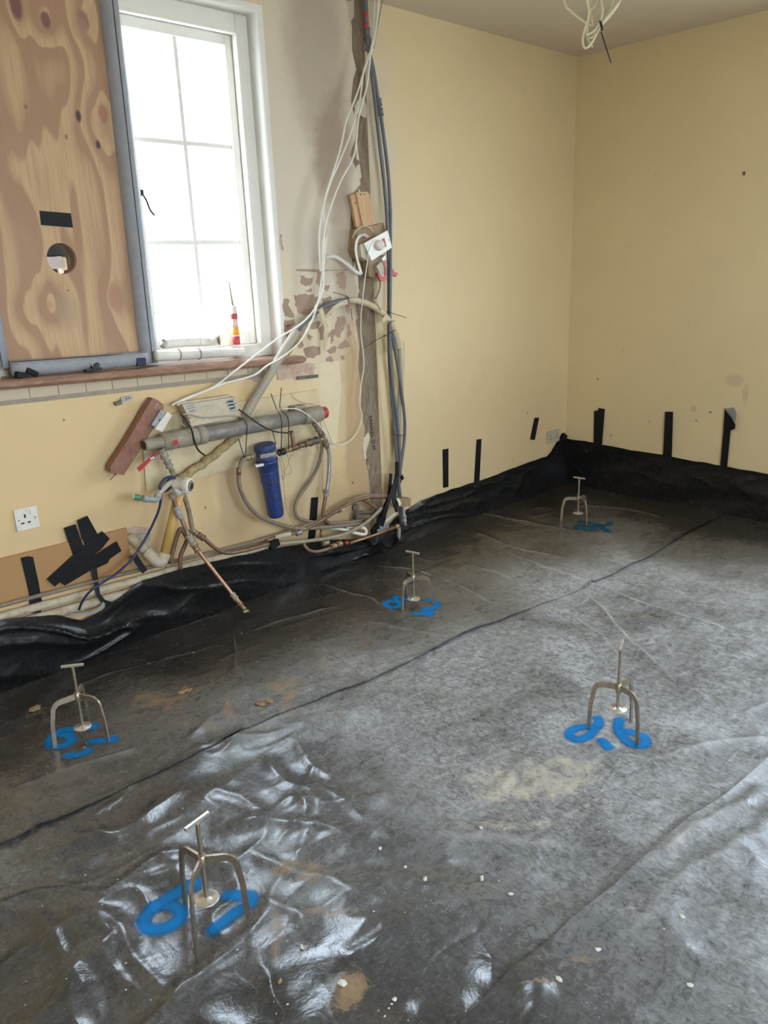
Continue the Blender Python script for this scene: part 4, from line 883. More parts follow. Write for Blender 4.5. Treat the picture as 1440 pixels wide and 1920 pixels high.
# big grey waste pipe
W0, W1 = A(275, 834, -.10), A(606, 774, -.075); dW = (W1-W0).normalized(); LW = (W1-W0).length
t = thing('waste_pipe', 'big dusty grey waste pipe slung along the wall above the blue filter', 'pipe', W0)
q = MB(); q.lathe(W0, W1, [(LW*.14, .030), (LW*.14+.001, .0345), (LW*.93, .0345), (LW*.93+.001, .03)], 28); q.build('pipe_body', 'grey_waste', t)
q = MB(); q.lathe(W0, W1, [(LW*.07, .030), (LW*.07+.002, .0375), (LW*.24, .0375), (LW*.24+.002, .036), (LW*.245, .034)], 28); q.build('end_collar', 'waste_dusty', t)
for a, b in ((.245, .285),): q = MB(); q.lathe(W0, W1, [(LW*a, .0345), (LW*a+.001, .041), (LW*b-.002, .041), (LW*b, .0345)], 28); q.build('pipe_clip', 'waste_dusty', t)
q = MB(); q.lathe(W0, W1, [(-.012, .014), (-.0115, .022), (-.002, .0235), (LW*.06, .0235), (LW*.075, .031)], 22); q.build('end_stub', 'waste_dusty', t)
q = MB(); q.lathe(W0, W1, [(-.0125, .0), (-.0122, .0175), (-.0119, .0175)], 22); q.build('stub_bore', 'black', t)
q = MB(); q.lathe(W0, W1, [(LW*.86, .0345), (LW*.86+.001, .0395), (LW*.975, .0395), (LW*.975+.001, .035)], 28); q.build('end_socket', 'waste_dusty', t)
q = MB(); q.lathe(W0, W1, [(LW*.976, .020), (LW*.976+.001, .030), (LW*1.012, .029), (LW*1.016, .024)], 20); q.build('red_end_cap', 'red', t); 
q = MB(); q.box(W0.lerp(W1, .26)+Vector((-.01, .03, .045)), (.03, .022, .010), axes(dW), .004); q.build('wall_bracket', 'waste_dusty', t)
q = MB(); q.box(W0.lerp(W1, .87)+Vector((-.01, .03, .040)), (.035, .025, .012), axes(dW), .004); q.build('wall_bracket', 'waste_dusty', t)
q = MB(); q.box(W0.lerp(W1, .115)+Vector((0, -.037, -.004)), (.012, .002, .010), axes(dW), .001); q.build('red_sticker', 'red', t)
# dusty electrical box resting on the pipe
t = thing('control_box', 'dusty white electrical box with faded grey print resting on the big waste pipe', 'electrical box', A(400, 775, -.06))
yF = -.088; q4 = [A(342, 759, yF), A(441, 744, yF), A(453, 782, yF), A(360, 799, yF)]
q = MB(); q.prism(q4, (0, -1, 0), .045); q.build('box_body', 'dusty_white', t)
lerp4 = lambda a, b: (q4[0].lerp(q4[1], a)).lerp(q4[3].lerp(q4[2], a), b)+Vector((0, -.0006, 0))
def on_box(pl, mat, nm='print'):
    q = MB(); q.prism([lerp4(a, b) for a, b in pl], (0, -1, 0), .0005); q.build(nm, mat, t)
on_box([(.80, .08), (.95, .08), (.95, .66), (.80, .66)], 'grey_print', 'rating_label')
for b in (.16, .32, .48): on_box([(.82, b), (.93, b), (.93, b+.05), (.82, b+.05)], 'dusty_white', 'label_line')
M['faded_print'] = simple('faded_print', (.36, .34, .33), None, .7)
on_box([(.05, .08), (.20, .05), (.20, .10), (.05, .13)], 'faded_print'); on_box([(.04, .18), (.21, .15), (.21, .20), (.04, .23)], 'faded_print'); on_box([(.06, .30), (.10, .27), (.17, .27), (.21, .31), (.17, .38), (.09, .40)], 'faded_print')
q = MB(); q.prism([lerp4(.03, .80), lerp4(.08, .80), lerp4(.055, .97)], (0, -1, 0), .0005); q.build('warning_mark', 'orange', t)
for a, b in ((.97, .30), (.02, .62)): q = MB(); p = lerp4(a, b); q.lathe(p, p-Y, [(0, .003), (.001, .0025)], 10); q.build('screw', 'dark_steel', t)
q = MB(); q.prism([p+Vector((-.014, .02, -.004)) for p in (q4[0], q4[1], q4[1]+Z*.012, q4[0]+Z*.012)], (0, -1, 0), .02); q.build('top_flange', 'dusty_white', t)
# red-brown block with a switch box fixed to it
t = thing('wood_block', 'red-brown painted wood batten leaning at a slant against the wall', 'wood', A(256, 820, -.05))
q = MB(); q.prism([A(u, v, -.065) for u, v in ((286, 746), (296, 750), (307, 759), (306, 772), (272, 830), (232, 891), (226, 890), (207, 884), (208, 874), (240, 825))], (0, -1, 0), .04); q.build('batten', 'red_wood', t)
q = MB(); q.tube([A(219, 887, -.05), A(206, 900, -.055)], .0022, 6, 1); q.build('screw', 'dark_steel', t)
q = MB(); q.tube([A(295, 757, -.0665), A(291, 766, -.0665)], .0012, 6, 1); q.build('staple', 'white_plastic', t)
t = thing('switch_box', 'galvanised back box with a white switch plate fixed beside the red-brown batten', 'switch', A(305, 785, -.07))
q = MB(); q.prism([A(u, v, -.085) for u, v in ((302, 768), (313, 774), (296, 803), (284, 797))], (0, -1, 0), .03); q.build('back_box', 'galv', t)
q = MB(); q.prism([A(u, v, -.095) for u, v in ((314, 772), (323, 779), (304, 810), (291, 804))], (0, -1, 0), .012); q.build('switch_plate', 'white_plastic', t)
q = MB(); p = A(300, 788, -.0862); q.lathe(p, p-Y, [(0, .005), (.001, .0045)], 10); q.build('knockout', 'black', t)
# drain valve with red handle below the left end
t = thing('drain_valve', 'dusty drain fitting with a red lever hanging under the left end of the waste pipe', 'valve', A(310, 850, -.11))
v0, v1 = A(303, 845, -.105), A(325, 888, -.105); q = MB(); q.tube([v0, v1], .0105, 14, 1); q.build('valve_body', 'waste_dusty', t); dv = (v1-v0).normalized()
sleeve(t, v0.lerp(v1, .12), dv, .045, .017, 'waste_dusty'); sleeve(t, v0.lerp(v1, .58), dv, .030, .0155, 'waste_dusty', 'union_nut'); sleeve(t, v0.lerp(v1, .95), dv, .02, .0125, 'waste_dusty', 'union_nut')
q = MB(); q.tube([A(301, 850, -.115), A(292, 858, -.13), A(284, 860, -.14)], .0055, 10, 2); q.build('valve_spindle', 'galv', t)
q = MB(); q.tube([A(287, 857.5, -.14), A(280, 860, -.145)], .0075, 10, 1); q.build('valve_tip', 'white_plastic', t)
q = MB(); q.ribbon([A(298, 850, -.13), A(284, 858, -.147), A(273, 869, -.15), A(259, 881, -.15)], Z, [.010, .012, .014, .018], .005); q.build('red_lever', 'red', t)

# long lagged hose: arch over the post, diagonal down behind the waste pipe
t = thing('lagged_hose', 'old lagged hose slanting down the wall from the window sill behind the waste pipe', 'hose', A(520, 680, -.05))
q = MB(); q.tube(AP([(556, 622, -.055), (530, 662, -.065), (505, 703, -.06), (475, 752, -.04), (455, 790, -.025)]), .0215, 14, 4); q.build('lagging', 'lagged', t)
pts = spline(AP([(448, 812, -.024), (420, 838, -.03), (385, 866, -.035), (345, 893, -.045), (333, 900, -.05)]), 6)
q = MB(); q.tube([p+Vector((random.uniform(-1, 1), random.uniform(-1, .3), random.uniform(-1, 1)))*.004 for p in pts], .0185, 12, 2); q.build('expanding_foam', 'foam_yellow', t)
q = MB(); q.ribbon(AP([(580, 597, -.055), (565, 625, -.06), (550, 650, -.063), (540, 668, -.06)]), X, [.012, .018, .02, .006], .002); q.build('torn_wrap', 'foam_yellow', t)
t = thing('wrapped_conduit', 'grey conduit arched over the post and wrapped in yellowed tape', 'conduit', A(650, 565, -.04))
ARCH = AP([(548, 640, -.05), (562, 615, -.05), (580, 596, -.05), (603, 577, -.05), (628, 567, -.052), (652, 563, -.055), (676, 565, -.06), (700, 575, -.062), (722, 592, -.062), (735, 610, -.062), (743, 632, -.06), (748, 655, -.058)])
q = MB(); q.tube(ARCH, .0115, 12, 3); q.build('conduit_pipe', 'conduit', t)
q = MB(); pts = spline(ARCH[5:], 5); v = []; 
q.tube([p+Vector((random.uniform(-1, 1), random.uniform(-1, 1), random.uniform(-1, 1)))*.0022 for p in pts], .0160, 10, 1); q.build('yellow_wrap', 'wrap', t)
q = MB(); q.ribbon(AP([(652, 566, -.07), (640, 569, -.066), (628, 576, -.06), (620, 585, -.05), (606, 600, -.035)]), Z, [.024, .02, .016, .016, .010], .002); q.build('torn_wrap', 'wrap', t)
q = MB(); q.ribbon(AP([(592, 582, -.062), (601, 580, -.068), (606, 598, -.07), (611, 612, -.068), (611, 632, -.062), (609, 658, -.058)]), X, [.02, .030, .026, .026, .024, .012], .003); q.build('hanging_wrap', 'wrap', t)
q = MB(); q.ribbon(AP([(728, 600, -.075), (722, 596, -.082), (717, 603, -.08)]), Z, [.034, .03, .02], .004); q.build('torn_wrap', 'wrap', t)
q = MB(); q.ribbon(AP([(757, 640, -.05), (758, 662, -.048), (757, 700, -.048), (755, 760, -.046)]), X, [.016, .008, .006, .004], .002); q.build('frayed_wrap', 'wrap', t)

# vertical conduits down from the ceiling
t = thing('conduit', 'long grey conduit dropping from the ceiling to the floor, left of the pair', 'conduit', A(729, 500, -.05))
C1 = AP([(683, -40, -.05), (687, 40, -.05), (692, 95, -.05), (700, 160, -.05), (711, 262, -.05), (721, 350, -.05), (727, 430, -.05), (729, 520, -.05), (729, 600, -.05), (730, 673, -.05), (734, 740, -.05), (740, 800, -.05), (745, 870, -.05), (748, 930, -.05), (752, 985, -.06)])
q = MB(); q.tube(C1, .0092, 12, 4); q.build('conduit_pipe', 'conduit', t)
q = MB(); q.tube(AP([(683, -40, -.05), (686, 30, -.05), (688, 60, -.05)]), .0125, 12, 2); q.build('wide_sleeve', 'conduit', t)
for z_ in (24, 44): q = MB(); q.tube(AP([(685.5, z_, -.05), (686, z_+9, -.05)]), .0131, 12, 1); q.build('red_tape_band', 'red_tape', t)
d_ = (A(690, 90, -.05)-A(688, 55, -.05)); sleeve(t, A(688, 63, -.05), d_, .05, .0155, 'conduit'); sleeve(t, A(690, 84, -.05), d_, .05, .0155, 'conduit')
t = thing('conduit', 'long grey conduit with a coupling, right of the pair dropping from the ceiling', 'conduit', A(731, 437, -.045))
C2 = AP([(692, 95, -.05), (700, 130, -.046), (709, 185, -.045), (716, 230, -.045), (724, 290, -.045), (729, 340, -.045), (732, 400, -.046), (732, 440, -.05), (732, 520, -.066), (731, 600, -.068), (732, 673, -.066), (738, 740, -.062), (746, 800, -.06), (750, 860, -.06), (750, 905, -.062)])
q = MB(); q.tube(C2, .0088, 12, 4); q.build('conduit_pipe', 'conduit', t)
d_ = A(714, 215, -.045)-A(710, 187, -.045); sleeve(t, A(710.5, 192, -.045), d_, .035, .0145, 'conduit'); sleeve(t, A(713, 210, -.045), d_, .035, .0145, 'conduit')
t = thing('conduit', 'grey conduit bowing outwards below the wrapped arch down to the black tape', 'conduit', A(757, 771, -.045))
q = MB(); q.tube(AP([(735, 625, -.062), (741, 660, -.055), (748, 700, -.05), (755, 750, -.05), (759, 790, -.05), (758, 825, -.05), (753, 865, -.055), (748, 905, -.06), (753, 945, -.06), (757, 985, -.07)]), .0085, 12, 4); q.build('conduit_pipe', 'conduit', t)
t = thing('frayed_hose', 'dusty frayed hose hanging behind the bowed conduit right of the post', 'hose', A(752, 760, -.035))
q = MB(); q.tube(AP([(748, 645, -.045), (751, 690, -.035), (750, 740, -.03), (747, 800, -.03), (748, 850, -.035)]), .011, 12, 4); q.build('hose_body', 'lagged', t)
q = MB(); q.ribbon(AP([(752, 815, -.062), (750, 835, -.062), (751, 860, -.06)]), X, [.012, .014, .006], .003); q.build('foam_scrap', 'foam_yellow', t)
def ctie(pix, lab, y=-.06, r=.0016, head=None):
    q = MB(); q.tube(AP(pix, y), r, 6, 3)
    if head: q.box(A(*head), (.004, .003, .004))
    return tag(q.build('cable_tie', 'black'), lab, 'cable tie')
ctie([(682, 653, -.05), (700, 641, -.06), (722, 629, -.085), (742, 619, -.09)], 'black cable tie sticking out to the left across the post below the arch', head=(721, 629.5, -.085))
ctie([(724, 584, -.07), (735, 587, -.082), (762, 596, -.085)], 'black cable tie tail sticking out right of the conduits near the arch')
ctie([(624, 548, -.05), (640, 552, -.07), (655, 559, -.075)], 'thin black cable tie tail on the left shoulder of the arch')
ctie([(702, 565, -.075), (708, 572, -.082), (714, 582, -.082)], 'short black cable tie on top of the wrapped arch')
ctie([(726, 601, -.084), (733, 604, -.086), (740, 601, -.082)], 'black cable tie round the conduits under the arch')
ctie([(736, 815, -.072), (748, 816, -.076), (762, 816, -.066)], 'black cable tie binding the lower conduits together')

# white cables
def cable(name, lab, pix, r=.0042, y=-.06, mat='cable_white', sq=None, sm=5, n=8):
    q = MB(); q.tube(AP(pix, y), r, n, sm); return tag(q.build(name, mat), lab, 'cable')
cable('white_cable', 'white ceiling cable that crosses highest in front of the window sill end', [(716, -40, -.06), (708, 30, -.07), (700, 85, -.075), (684, 128, -.075), (673, 165, -.07), (662, 195, -.07), (649, 227, -.07), (640, 270, -.07), (628, 312, -.075), (617, 345, -.08), (608, 380, -.08), (607, 430, -.08), (608, 470, -.08), (602, 530, -.08), (594, 572, -.085), (566, 606, -.085), (525, 632, -.085), (487, 660, -.088), (440, 696, -.08), (399, 726, -.07), (345, 748, -.06), (322, 760, -.06)])
cable('white_cable', 'white cable from the ceiling crossing low in front of the sill end', [(712, -40, -.07), (706, 40, -.08), (696, 93, -.08), (688, 160, -.082), (672, 222, -.084), (664, 290, -.085), (638, 341, -.088), (616, 400, -.088), (606, 450, -.088), (605, 500, -.088), (606, 535, -.086), (596, 568, -.09), (584, 603, -.09), (563, 640, -.09), (531, 668, -.09), (500, 686, -.088), (475, 704, -.085), (420, 719, -.075), (399, 728, -.068), (330, 756, -.055)])
cable('white_cable', 'white cable from the ceiling with the widest bow out over the bare plaster', [(704, -40, -.06), (700, 40, -.065), (696, 88, -.07), (682, 131, -.07), (674, 190, -.068), (655, 257, -.07), (635, 306, -.072), (617, 350, -.075), (605, 394, -.078), (599, 437, -.08), (600, 490, -.08), (602, 508, -.08)])
cable('white_cable', 'short white cable end hanging beside the long white cables', [(612, 440, -.083), (609, 480, -.083), (606, 530, -.084), (607, 537, -.084), (603, 552, -.085), (597, 568, -.086)], .0036)
cable('thin_beige_cable', 'thin beige cable bundle strands in the ceiling hole over the post', [(720, -30, -.07), (715, 10, -.07), (708, 50, -.072), (701, 90, -.076)], .003, mat='lagged')
# cooker cable
t = thing('white_flex', 'thick white flat cable looping from the plaster to the red cooker switch', 'cable', A(660, 490, -.05))
q = MB(); q.ribbon(spline(AP([(609, 486, -.02), (616, 481, -.04), (628, 481, -.05), (640, 487, -.055), (655, 498, -.06), (668, 509, -.062), (677, 514, -.065)]), 4), Vector((0, -.5, .85)), .013, .007); q.build('lower_run', 'cable_white', t)
q = MB(); q.ribbon(spline(AP([(678, 514, -.065), (673, 498, -.06), (668, 478, -.06), (667, 462, -.062), (671, 447, -.066), (680, 440, -.068), (690, 444, -.066)]), 4), Vector((.9, -.4, .1)), .011, .0065); q.build('upper_run', 'cable_white', t)
cable('white_cable', 'short arched cream cable behind the cooker switch', [(660, 446, -.025), (668, 432, -.05), (682, 424, -.06), (694, 428, -.06), (699, 436, -.055)], .0042, mat='wrap')
cable('thin_white_cable', 'thin white cable hanging from the cooker switch and swooping to the waste pipe', [(703, 450, -.10), (697, 456, -.1), (691, 472, -.09), (689, 490, -.08), (684, 525, -.07), (680, 561, -.078), (677, 590, -.06), (677, 630, -.045), (681, 660, -.04), (682, 690, -.04), (676, 729, -.04), (675, 760, -.04), (679, 780, -.04), (672, 806, -.04), (655, 827, -.04), (635, 834, -.045), (618, 826, -.07), (606, 808, -.09), (588, 787, -.112), (560, 768, -.12), (528, 766, -.12)], .0026)
# cooker switch on its blocks
t = thing('wood_batten', 'fresh pine batten pair nailed on the post above the cooker switch', 'wood', A(680, 400, -.02))
q = MB(); q.prism([A(u, v, -.024) for u, v in ((657, 366), (668, 362), (682, 424), (669, 428))], (0, -1, 0), .018); q.build('batten', 'raw_wood', t)
q = MB(); q.prism([A(u, v, -.034) for u, v in ((668, 361), (689, 359), (694, 422), (681, 426))], (0, -1, 0), .028); q.build('batten', 'raw_wood', t)
q = MB(); q.prism([A(u, v, -.022) for u, v in ((689, 360), (693, 364), (704, 420), (693, 424))], (0, -1, 0), .016); q.build('batten', 'raw_wood', t)
for u, v in ((676, 364.5), (683, 364), (666, 381)): q = MB(); p = A(u, v, -.035 if v < 370 else -.025); q.lathe(p, p-Y, [(0, .004), (.001, .0035)], 8); q.build('screw', 'dark_steel', t)
t = thing('mounting_block', 'weathered wood mounting blocks fixed to the post behind the cooker switch', 'wood', A(700, 470, -.04))
for pl, y, th in (([(664, 430), (694, 424), (719, 418), (723, 432), (700, 446), (690, 470), (672, 490), (660, 470)], -.032, .03), ([(690, 488), (722, 478), (724, 500), (720, 510), (700, 521), (692, 518)], -.045, .043), ([(661, 445), (676, 440), (684, 470), (684, 492), (672, 488)], -.028, .026)):
    q = MB(); q.prism([A(u, v, y) for u, v in pl], (0, -1, 0), th); q.build('block', 'old_wood', t)
t = thing('cooker_switch', 'tilted white switch plate with a red rocker and a white knob', 'switch', A(708, 460, -.075))
q4 = [A(683, 456, -.085), A(727, 432, -.085), A(735, 464, -.085), A(697, 489, -.085)]
q = MB(); q.prism(q4, (0, -1, 0), .009); q.build('switch_plate', 'white_plastic', t)
q = MB(); q.prism([A(u, v, -.074) for u, v in ((675, 459), (684, 455), (698, 489), (687, 488), (678, 482))], (0, -1, 0), .036); q.build('back_box', 'dusty_white', t)
q = MB(); q.prism([A(u, v, -.0885) for u, v in ((717, 448), (721, 446), (725, 462), (720, 464))], (0, -1, 0), .004); q.build('red_rocker', 'red', t)
kb = A(710, 460, -.085); q = MB(); q.lathe(kb, kb+Vector((-.2, -1, .1)), [(0, .026), (.012, .0245), (.020, .022), (.024, .017), (.026, .006)], 24); q.build('knob', 'white_plastic', t)
for u, v in ((728.5, 450), (686, 472)): q = MB(); p = A(u, v, -.0855); q.lathe(p, p-Y, [(0, .003), (.001, .0025)], 8); q.build('screw', 'dark_steel', t)
q = MB(); q.prism([A(u, v, -.060) for u, v in ((716, 484), (723, 478), (724, 487), (718, 490))], (0, -1, 0), .012); q.build('side_tab', 'white_plastic', t)
t = thing('taped_switch', 'small grey switch hanging under the cooker switch, bound with red tape', 'switch', A(718, 505, -.06))
q = MB(); q.prism([A(u, v, -.072) for u, v in ((706, 499), (713, 492), (722, 491), (725, 514), (719, 522), (712, 512))], (0, -1, 0), .022); q.build('switch_body', 'dusty_white', t)
q = MB(); q.prism([A(u, v, -.0735) for u, v in ((708, 511), (713, 514), (719, 523), (722, 510), (724, 505), (725, 524), (720, 528), (713, 526))], (0, -1, 0), .012); q.build('red_tape', 'red_tape', t)
q = MB(); q.ribbon(AP([(720, 490, -.075), (723, 500, -.077), (724, 515, -.077)]), X, .010, .002); q.build('red_tape', 'red_tape', t)
q = MB(); q.prism([A(u, v, -.05) for u, v in ((732, 503), (737, 503), (739, 510), (746, 512), (743, 519), (735, 515), (732, 512))], (0, -1, 0), .014); q.build('red_tape_end', 'red_tape', t)
q = MB(); q.lathe(A(718, 512, -.0725), A(718, 512, -.08), [(0, .0022), (.001, .002)], 8); q.build('screw', 'black', t)
cable('thin_pink_cable', 'thin dirty pink cable hanging under the red tape beside the post', [(709, 518, -.06), (713, 530, -.05), (711, 545, -.045), (704, 560, -.05)], .0042, mat='hose')

# ---- water filter and its plumbing
t = thing('water_filter', 'blue cartridge water filter hanging tilted on the wall under the waste pipe', 'water filter', A(500, 900, -.09))
f0, f1 = A(495.5, 833, -.10), A(518, 968, -.085); df = (f1-f0).normalized(); Lf = (f1-f0).length; R_ = .049
def fz(a): return Lf*a
q = MB(); q.lathe(f0, f1, [(fz(.0), R_*.75), (fz(.005), R_*1.0), (fz(.075), R_*1.0), (fz(.08), R_*.90)], 32); cap = q.build('cap', 'filter_cap', t)
q = MB()
side = df.cross(Y).normalized(); fwd = side.cross(df)
for k in range(28):
    a = 2*math.pi*k/28; d = side*math.cos(a)+fwd*math.sin(a); q.box(f0+df*fz(.045)+d*R_*1.005, (.0022, .0018, fz(.03)), Matrix((d.cross(df), d, df)).transposed())
q.build('grip_rib', 'filter_cap', cap)
q = MB(); q.lathe(f0, f1, [(fz(.08), R_*.88), (fz(.09), R_*.93), (fz(.19), R_*.95), (fz(.20), R_*.9)], 32); q.build('neck', 'filter_cap', t)
q = MB(); q.lathe(f0, f1, [(fz(.20), R_*.9), (fz(.205), R_*1.04), (fz(.235), R_*1.04), (fz(.24), R_*.99), (fz(.33), R_*1.0), (fz(.345), R_*.9)], 32); q.build('ring_nut', 'filter_blue', t)
q = MB(); q.lathe(f0, f1, [(fz(.34), R_*.93), (fz(.36), R_*.95), (fz(.50), R_*.93), (fz(.52), R_*.88), (fz(.96), R_*.80), (fz(.99), R_*.74), (fz(1.0), R_*.6)], 12, True); q.build('bowl', 'filter_blue', t)
lb = f0+df*fz(.30)-side*.022+fwd*(-R_*.90) if fwd.y > 0 else f0+df*fz(.30)-side*.022+fwd*(R_*.90)
q = MB(); q.prism([A(u, v, -.153) for u, v in ((479, 872), (494.5, 869), (495, 873.5), (481, 876.5))], (0, -1, 0), .012); q.build('paper_tag', 'label_paper', t)
gd = simple('worn_gold_print', (.45, .38, .26), (.1, .12, .22), .6, scale=60)
q = MB(); q.prism([A(u, v, -.150) for u, v in ((488, 853), (519, 847), (520, 855), (490, 860))], (0, -1, 0), .010); q.build('worn_print', gd, t)
q = MB(); q.tube(AP([(457, 861, -.10), (464, 858, -.10), (476, 856, -.10)]), .0085, 12, 2); q.build('inlet_stub', 'waste_dusty', t)
for u in (465, 472): sleeve(t, A(u, 858.5-(u-465)*.25, -.10), A(476, 856, -.1)-A(460, 860, -.1), .012, .0145, 'brass', 'union_nut', 6, False)
cut('filter_hose', 'dusty grey hose curving from the filter inlet down under the filter and along the pipes', 'hose', 'hose', AP([(459, 860, -.10), (452, 867, -.10), (448, 884, -.10), (448, 905, -.10), (455, 928, -.10), (470, 953, -.10), (492, 971, -.095), (520, 982, -.09), (550, 990, -.088), (590, 990, -.09), (640, 986, -.09), (690, 980, -.085)]), .0095)
cut('hose_ferrule', 'brown crimped ferrule on the filter hose near the inlet', 'fitting', 'copper', AP([(447.7, 877, -.10), (447.5, 890, -.10)]), .0112, 12, 1)
# outlet side: row of fittings from the filter to the right
t = thing('pipe_fittings', 'row of dark tarnished pipe fittings running right from the filter to the vertical pipes', 'fitting', A(560, 838, -.09))
r0_, r1_ = A(521, 850, -.10), A(602, 823, -.085); q = MB(); q.tube([r0_, r1_], .0085, 12, 1); q.build('pipe_run', 'copper', t); dd = r1_-r0_
for a, L_, rr, mm in ((.08, .03, .016, 'black'), (.22, .03, .0125, 'brass'), (.36, .03, .014, 'copper'), (.52, .03, .013, 'copper'), (.68, .035, .0155, 'copper'), (.82, .055, .0185, 'dark_steel'), (.96, .03, .014, 'brass')):
    sleeve(t, r0_.lerp(r1_, a), dd, L_, rr, mm, 'union_nut', 8)
q = MB(); q.tube(AP([(551, 841, -.095), (549, 825, -.095), (546, 808, -.09)]), .010, 10, 2); q.build('tee_branch', 'copper', t)
t = thing('valve_pipe', 'dusty stop valve and pipe dropping from the right end of the waste pipe', 'pipe', A(606, 800, -.085))
q = MB(); q.tube(AP([(589, 792, -.09), (600, 811, -.09), (609, 826, -.09), (614, 840, -.09)]), .0115, 12, 3); q.build('pipe_top', 'hose', t)
d_ = A(609, 826, -.09)-A(596, 804, -.09); sleeve(t, A(594, 800, -.09), d_, .05, .015, 'hose'); sleeve(t, A(603, 815, -.09), d_, .022, .0165, 'copper', 'union_nut', 6); sleeve(t, A(611, 831, -.09), d_, .03, .0155, 'hose', 'union_nut')
q = MB(); q.tube(AP([(613, 837, -.09), (617, 852, -.09), (617, 880, -.09), (615, 905, -.09), (612, 925, -.09)]), .0098, 12, 4); q.build('pipe_mid', 'galv', t)
sleeve(t, A(611.5, 924, -.09), Z, .035, .0155, 'waste_dusty', 'union_nut', 8)
q = MB(); q.tube(AP([(611, 926, -.09), (608, 945, -.09), (605, 962, -.088), (609, 974, -.085), (616, 981, -.082), (618, 986, -.08)]), .0095, 12, 3); q.build('copper_tail', 'copper', t)
q = MB(); q.tube(AP([(603, 992, -.085), (602, 1012, -.085)]), .0088, 10, 1); q.build('copper_tail', 'copper', t)
cut('looped_hose', 'long grey hose looping from the fittings down behind the filter and back along the wall', 'hose', 'hose', AP([(605, 820, -.075), (603, 845, -.06), (598, 868, -.05), (585, 897, -.04), (565, 925, -.04), (555, 942, -.045), (553, 958, -.05), (560, 971, -.055), (580, 978, -.06), (610, 981, -.06), (650, 980, -.06), (690, 974, -.06)]), .0092)
# cable ties and strings around the waste pipe
ctie([(446, 782, -.13), (456, 786, -.138), (463, 797, -.139), (462, 825, -.128), (459, 858, -.118), (455, 848, -.118), (447, 822, -.128)], 'black cable tie slung from the waste pipe to the filter inlet hose', r=.0022)
ctie([(508, 738, -.10), (514, 755, -.108), (519, 768, -.13), (527, 783, -.136), (528, 810, -.13), (527, 845, -.12)], 'left of two black cable ties with upright tails on the waste pipe', r=.0022)
ctie([(527.5, 727, -.10), (526, 745, -.105), (525, 766, -.122), (536, 777, -.13), (541, 790, -.132), (541, 815, -.128), (541, 843, -.118)], 'right of two black cable ties with upright tails on the waste pipe', r=.0022)
ctie([(511, 808, -.07), (515, 825, -.10), (518, 832, -.12)], 'short black cable tie end just above the blue filter cap', r=.0018)
cable('black_cable', 'black cable lying across the front of the waste pipe', [(448, 768, -.09), (462, 778, -.138), (480, 791, -.14), (500, 803, -.136), (520, 810, -.13), (541, 812, -.13)], .0035, mat='black')
cable('black_cable', 'black cable looping over the left collar of the waste pipe', [(340, 776, -.12), (350, 790, -.148), (360, 808, -.148), (364, 826, -.142), (372, 844, -.125), (384, 854, -.11)], .0042, mat='black')
cable('beige_cable', 'thin dusty cable across the front of the electrical box', [(347, 800, -.10), (338, 792, -.1), (337, 782, -.1), (345, 777, -.11), (360, 778, -.10), (375, 782, -.0935), (400, 782, -.0935), (430, 779, -.0935), (454, 781, -.10), (470, 780, -.142), (500, 775, -.14), (528, 766, -.128)], .0032, mat='lagged')
def strings(name, lab, L):
    q = MB()
    for p in L: q.tube(AP(p), .0012, 5, 4)
    return tag(q.build(name, 'string'), lab, 'string')
strings('string_tangle', 'tangle of tan string knotted below the fittings beside the filter', [[(538, 846, -.12), (541, 870, -.12), (532, 884, -.12), (537, 890, -.12), (546, 886, -.12), (544, 874, -.12), (541, 866, -.12), (548, 850, -.12)], [(526, 852, -.12), (532, 872, -.12), (534, 890, -.12), (531, 900, -.12), (528, 890, -.12)]])
strings('hanging_string', 'long tan string hanging past the filter down to the pipes', [[(524, 858, -.13), (530, 890, -.14), (535, 940, -.14), (541, 965, -.13), (552, 985, -.11), (556, 1000, -.105)]])
strings('hanging_string', 'tan string hanging from the red end of the waste pipe', [[(606, 780, -.09), (609, 795, -.1), (617, 815, -.1), (623, 834, -.09)], [(603, 784, -.1), (601, 800, -.1), (603, 850, -.1), (605, 915, -.1), (605, 925, -.1)]])
strings('wall_wire', 'thin dark wire along the top of the backing board', [[(545, 738, -.015), (553, 748, -.018), (570, 756, -.05), (590, 758, -.1)]])

# ---- left cluster: yellow waste, fittings, copper
t = thing('yellow_waste_pipe', 'yellow waste pipe standing in a white elbow at the foot of the wall', 'pipe', A(300, 1048, -.10))
y0, y1 = A(308, 1042, -.11), A(338, 918, -.13)
q = MB(); q.tube([y0, y1], .0205, 20, 1); q.build('pipe_body', 'yellow_pipe', t)
q = MB(); q.tube([y0+(y1-y0)*.04, A(305, 1048, -.11), A(300, 1054, -.11), A(291, 1050, -.10), A(283, 1042, -.09), A(276, 1035, -.085)], .0255, 20, 4); q.build('elbow', 'dusty_white', t)
q = MB(); q.tube([A(283, 1042, -.09), A(268, 1027, -.06), A(250, 1012, -.02), A(244, 1008, .0)], .0215, 18, 2); q.build('white_arm', 'dusty_white', t)
d_ = A(283, 1042, -.09)-A(262, 1023, -.05)
sleeve(t, A(277, 1036, -.083), d_, .012, .027, 'dusty_white', 'elbow_rim', 18, False)
t = thing('compression_tee', 'white compression tee with a dark open mouth on top of the yellow pipe', 'fitting', A(340, 908, -.14))
m0, m1 = A(328, 907, -.125), A(357, 911, -.185); dm_ = (m1-m0).normalized()
q = MB(); q.lathe(m0, m1, [(-.010, .016), (-.006, .024), (.01, .0285), (.040, .0285), (.043, .031), (.066, .0325), (.071, .030), (.0715, .024)], 24); q.build('tee_body', 'white_plastic', t)
q = MB(); q.lathe(m0, m1, [(.0716, .0), (.0718, .0238), (.0722, .0238)], 24); q.build('dark_mouth', 'ply_edge', t)
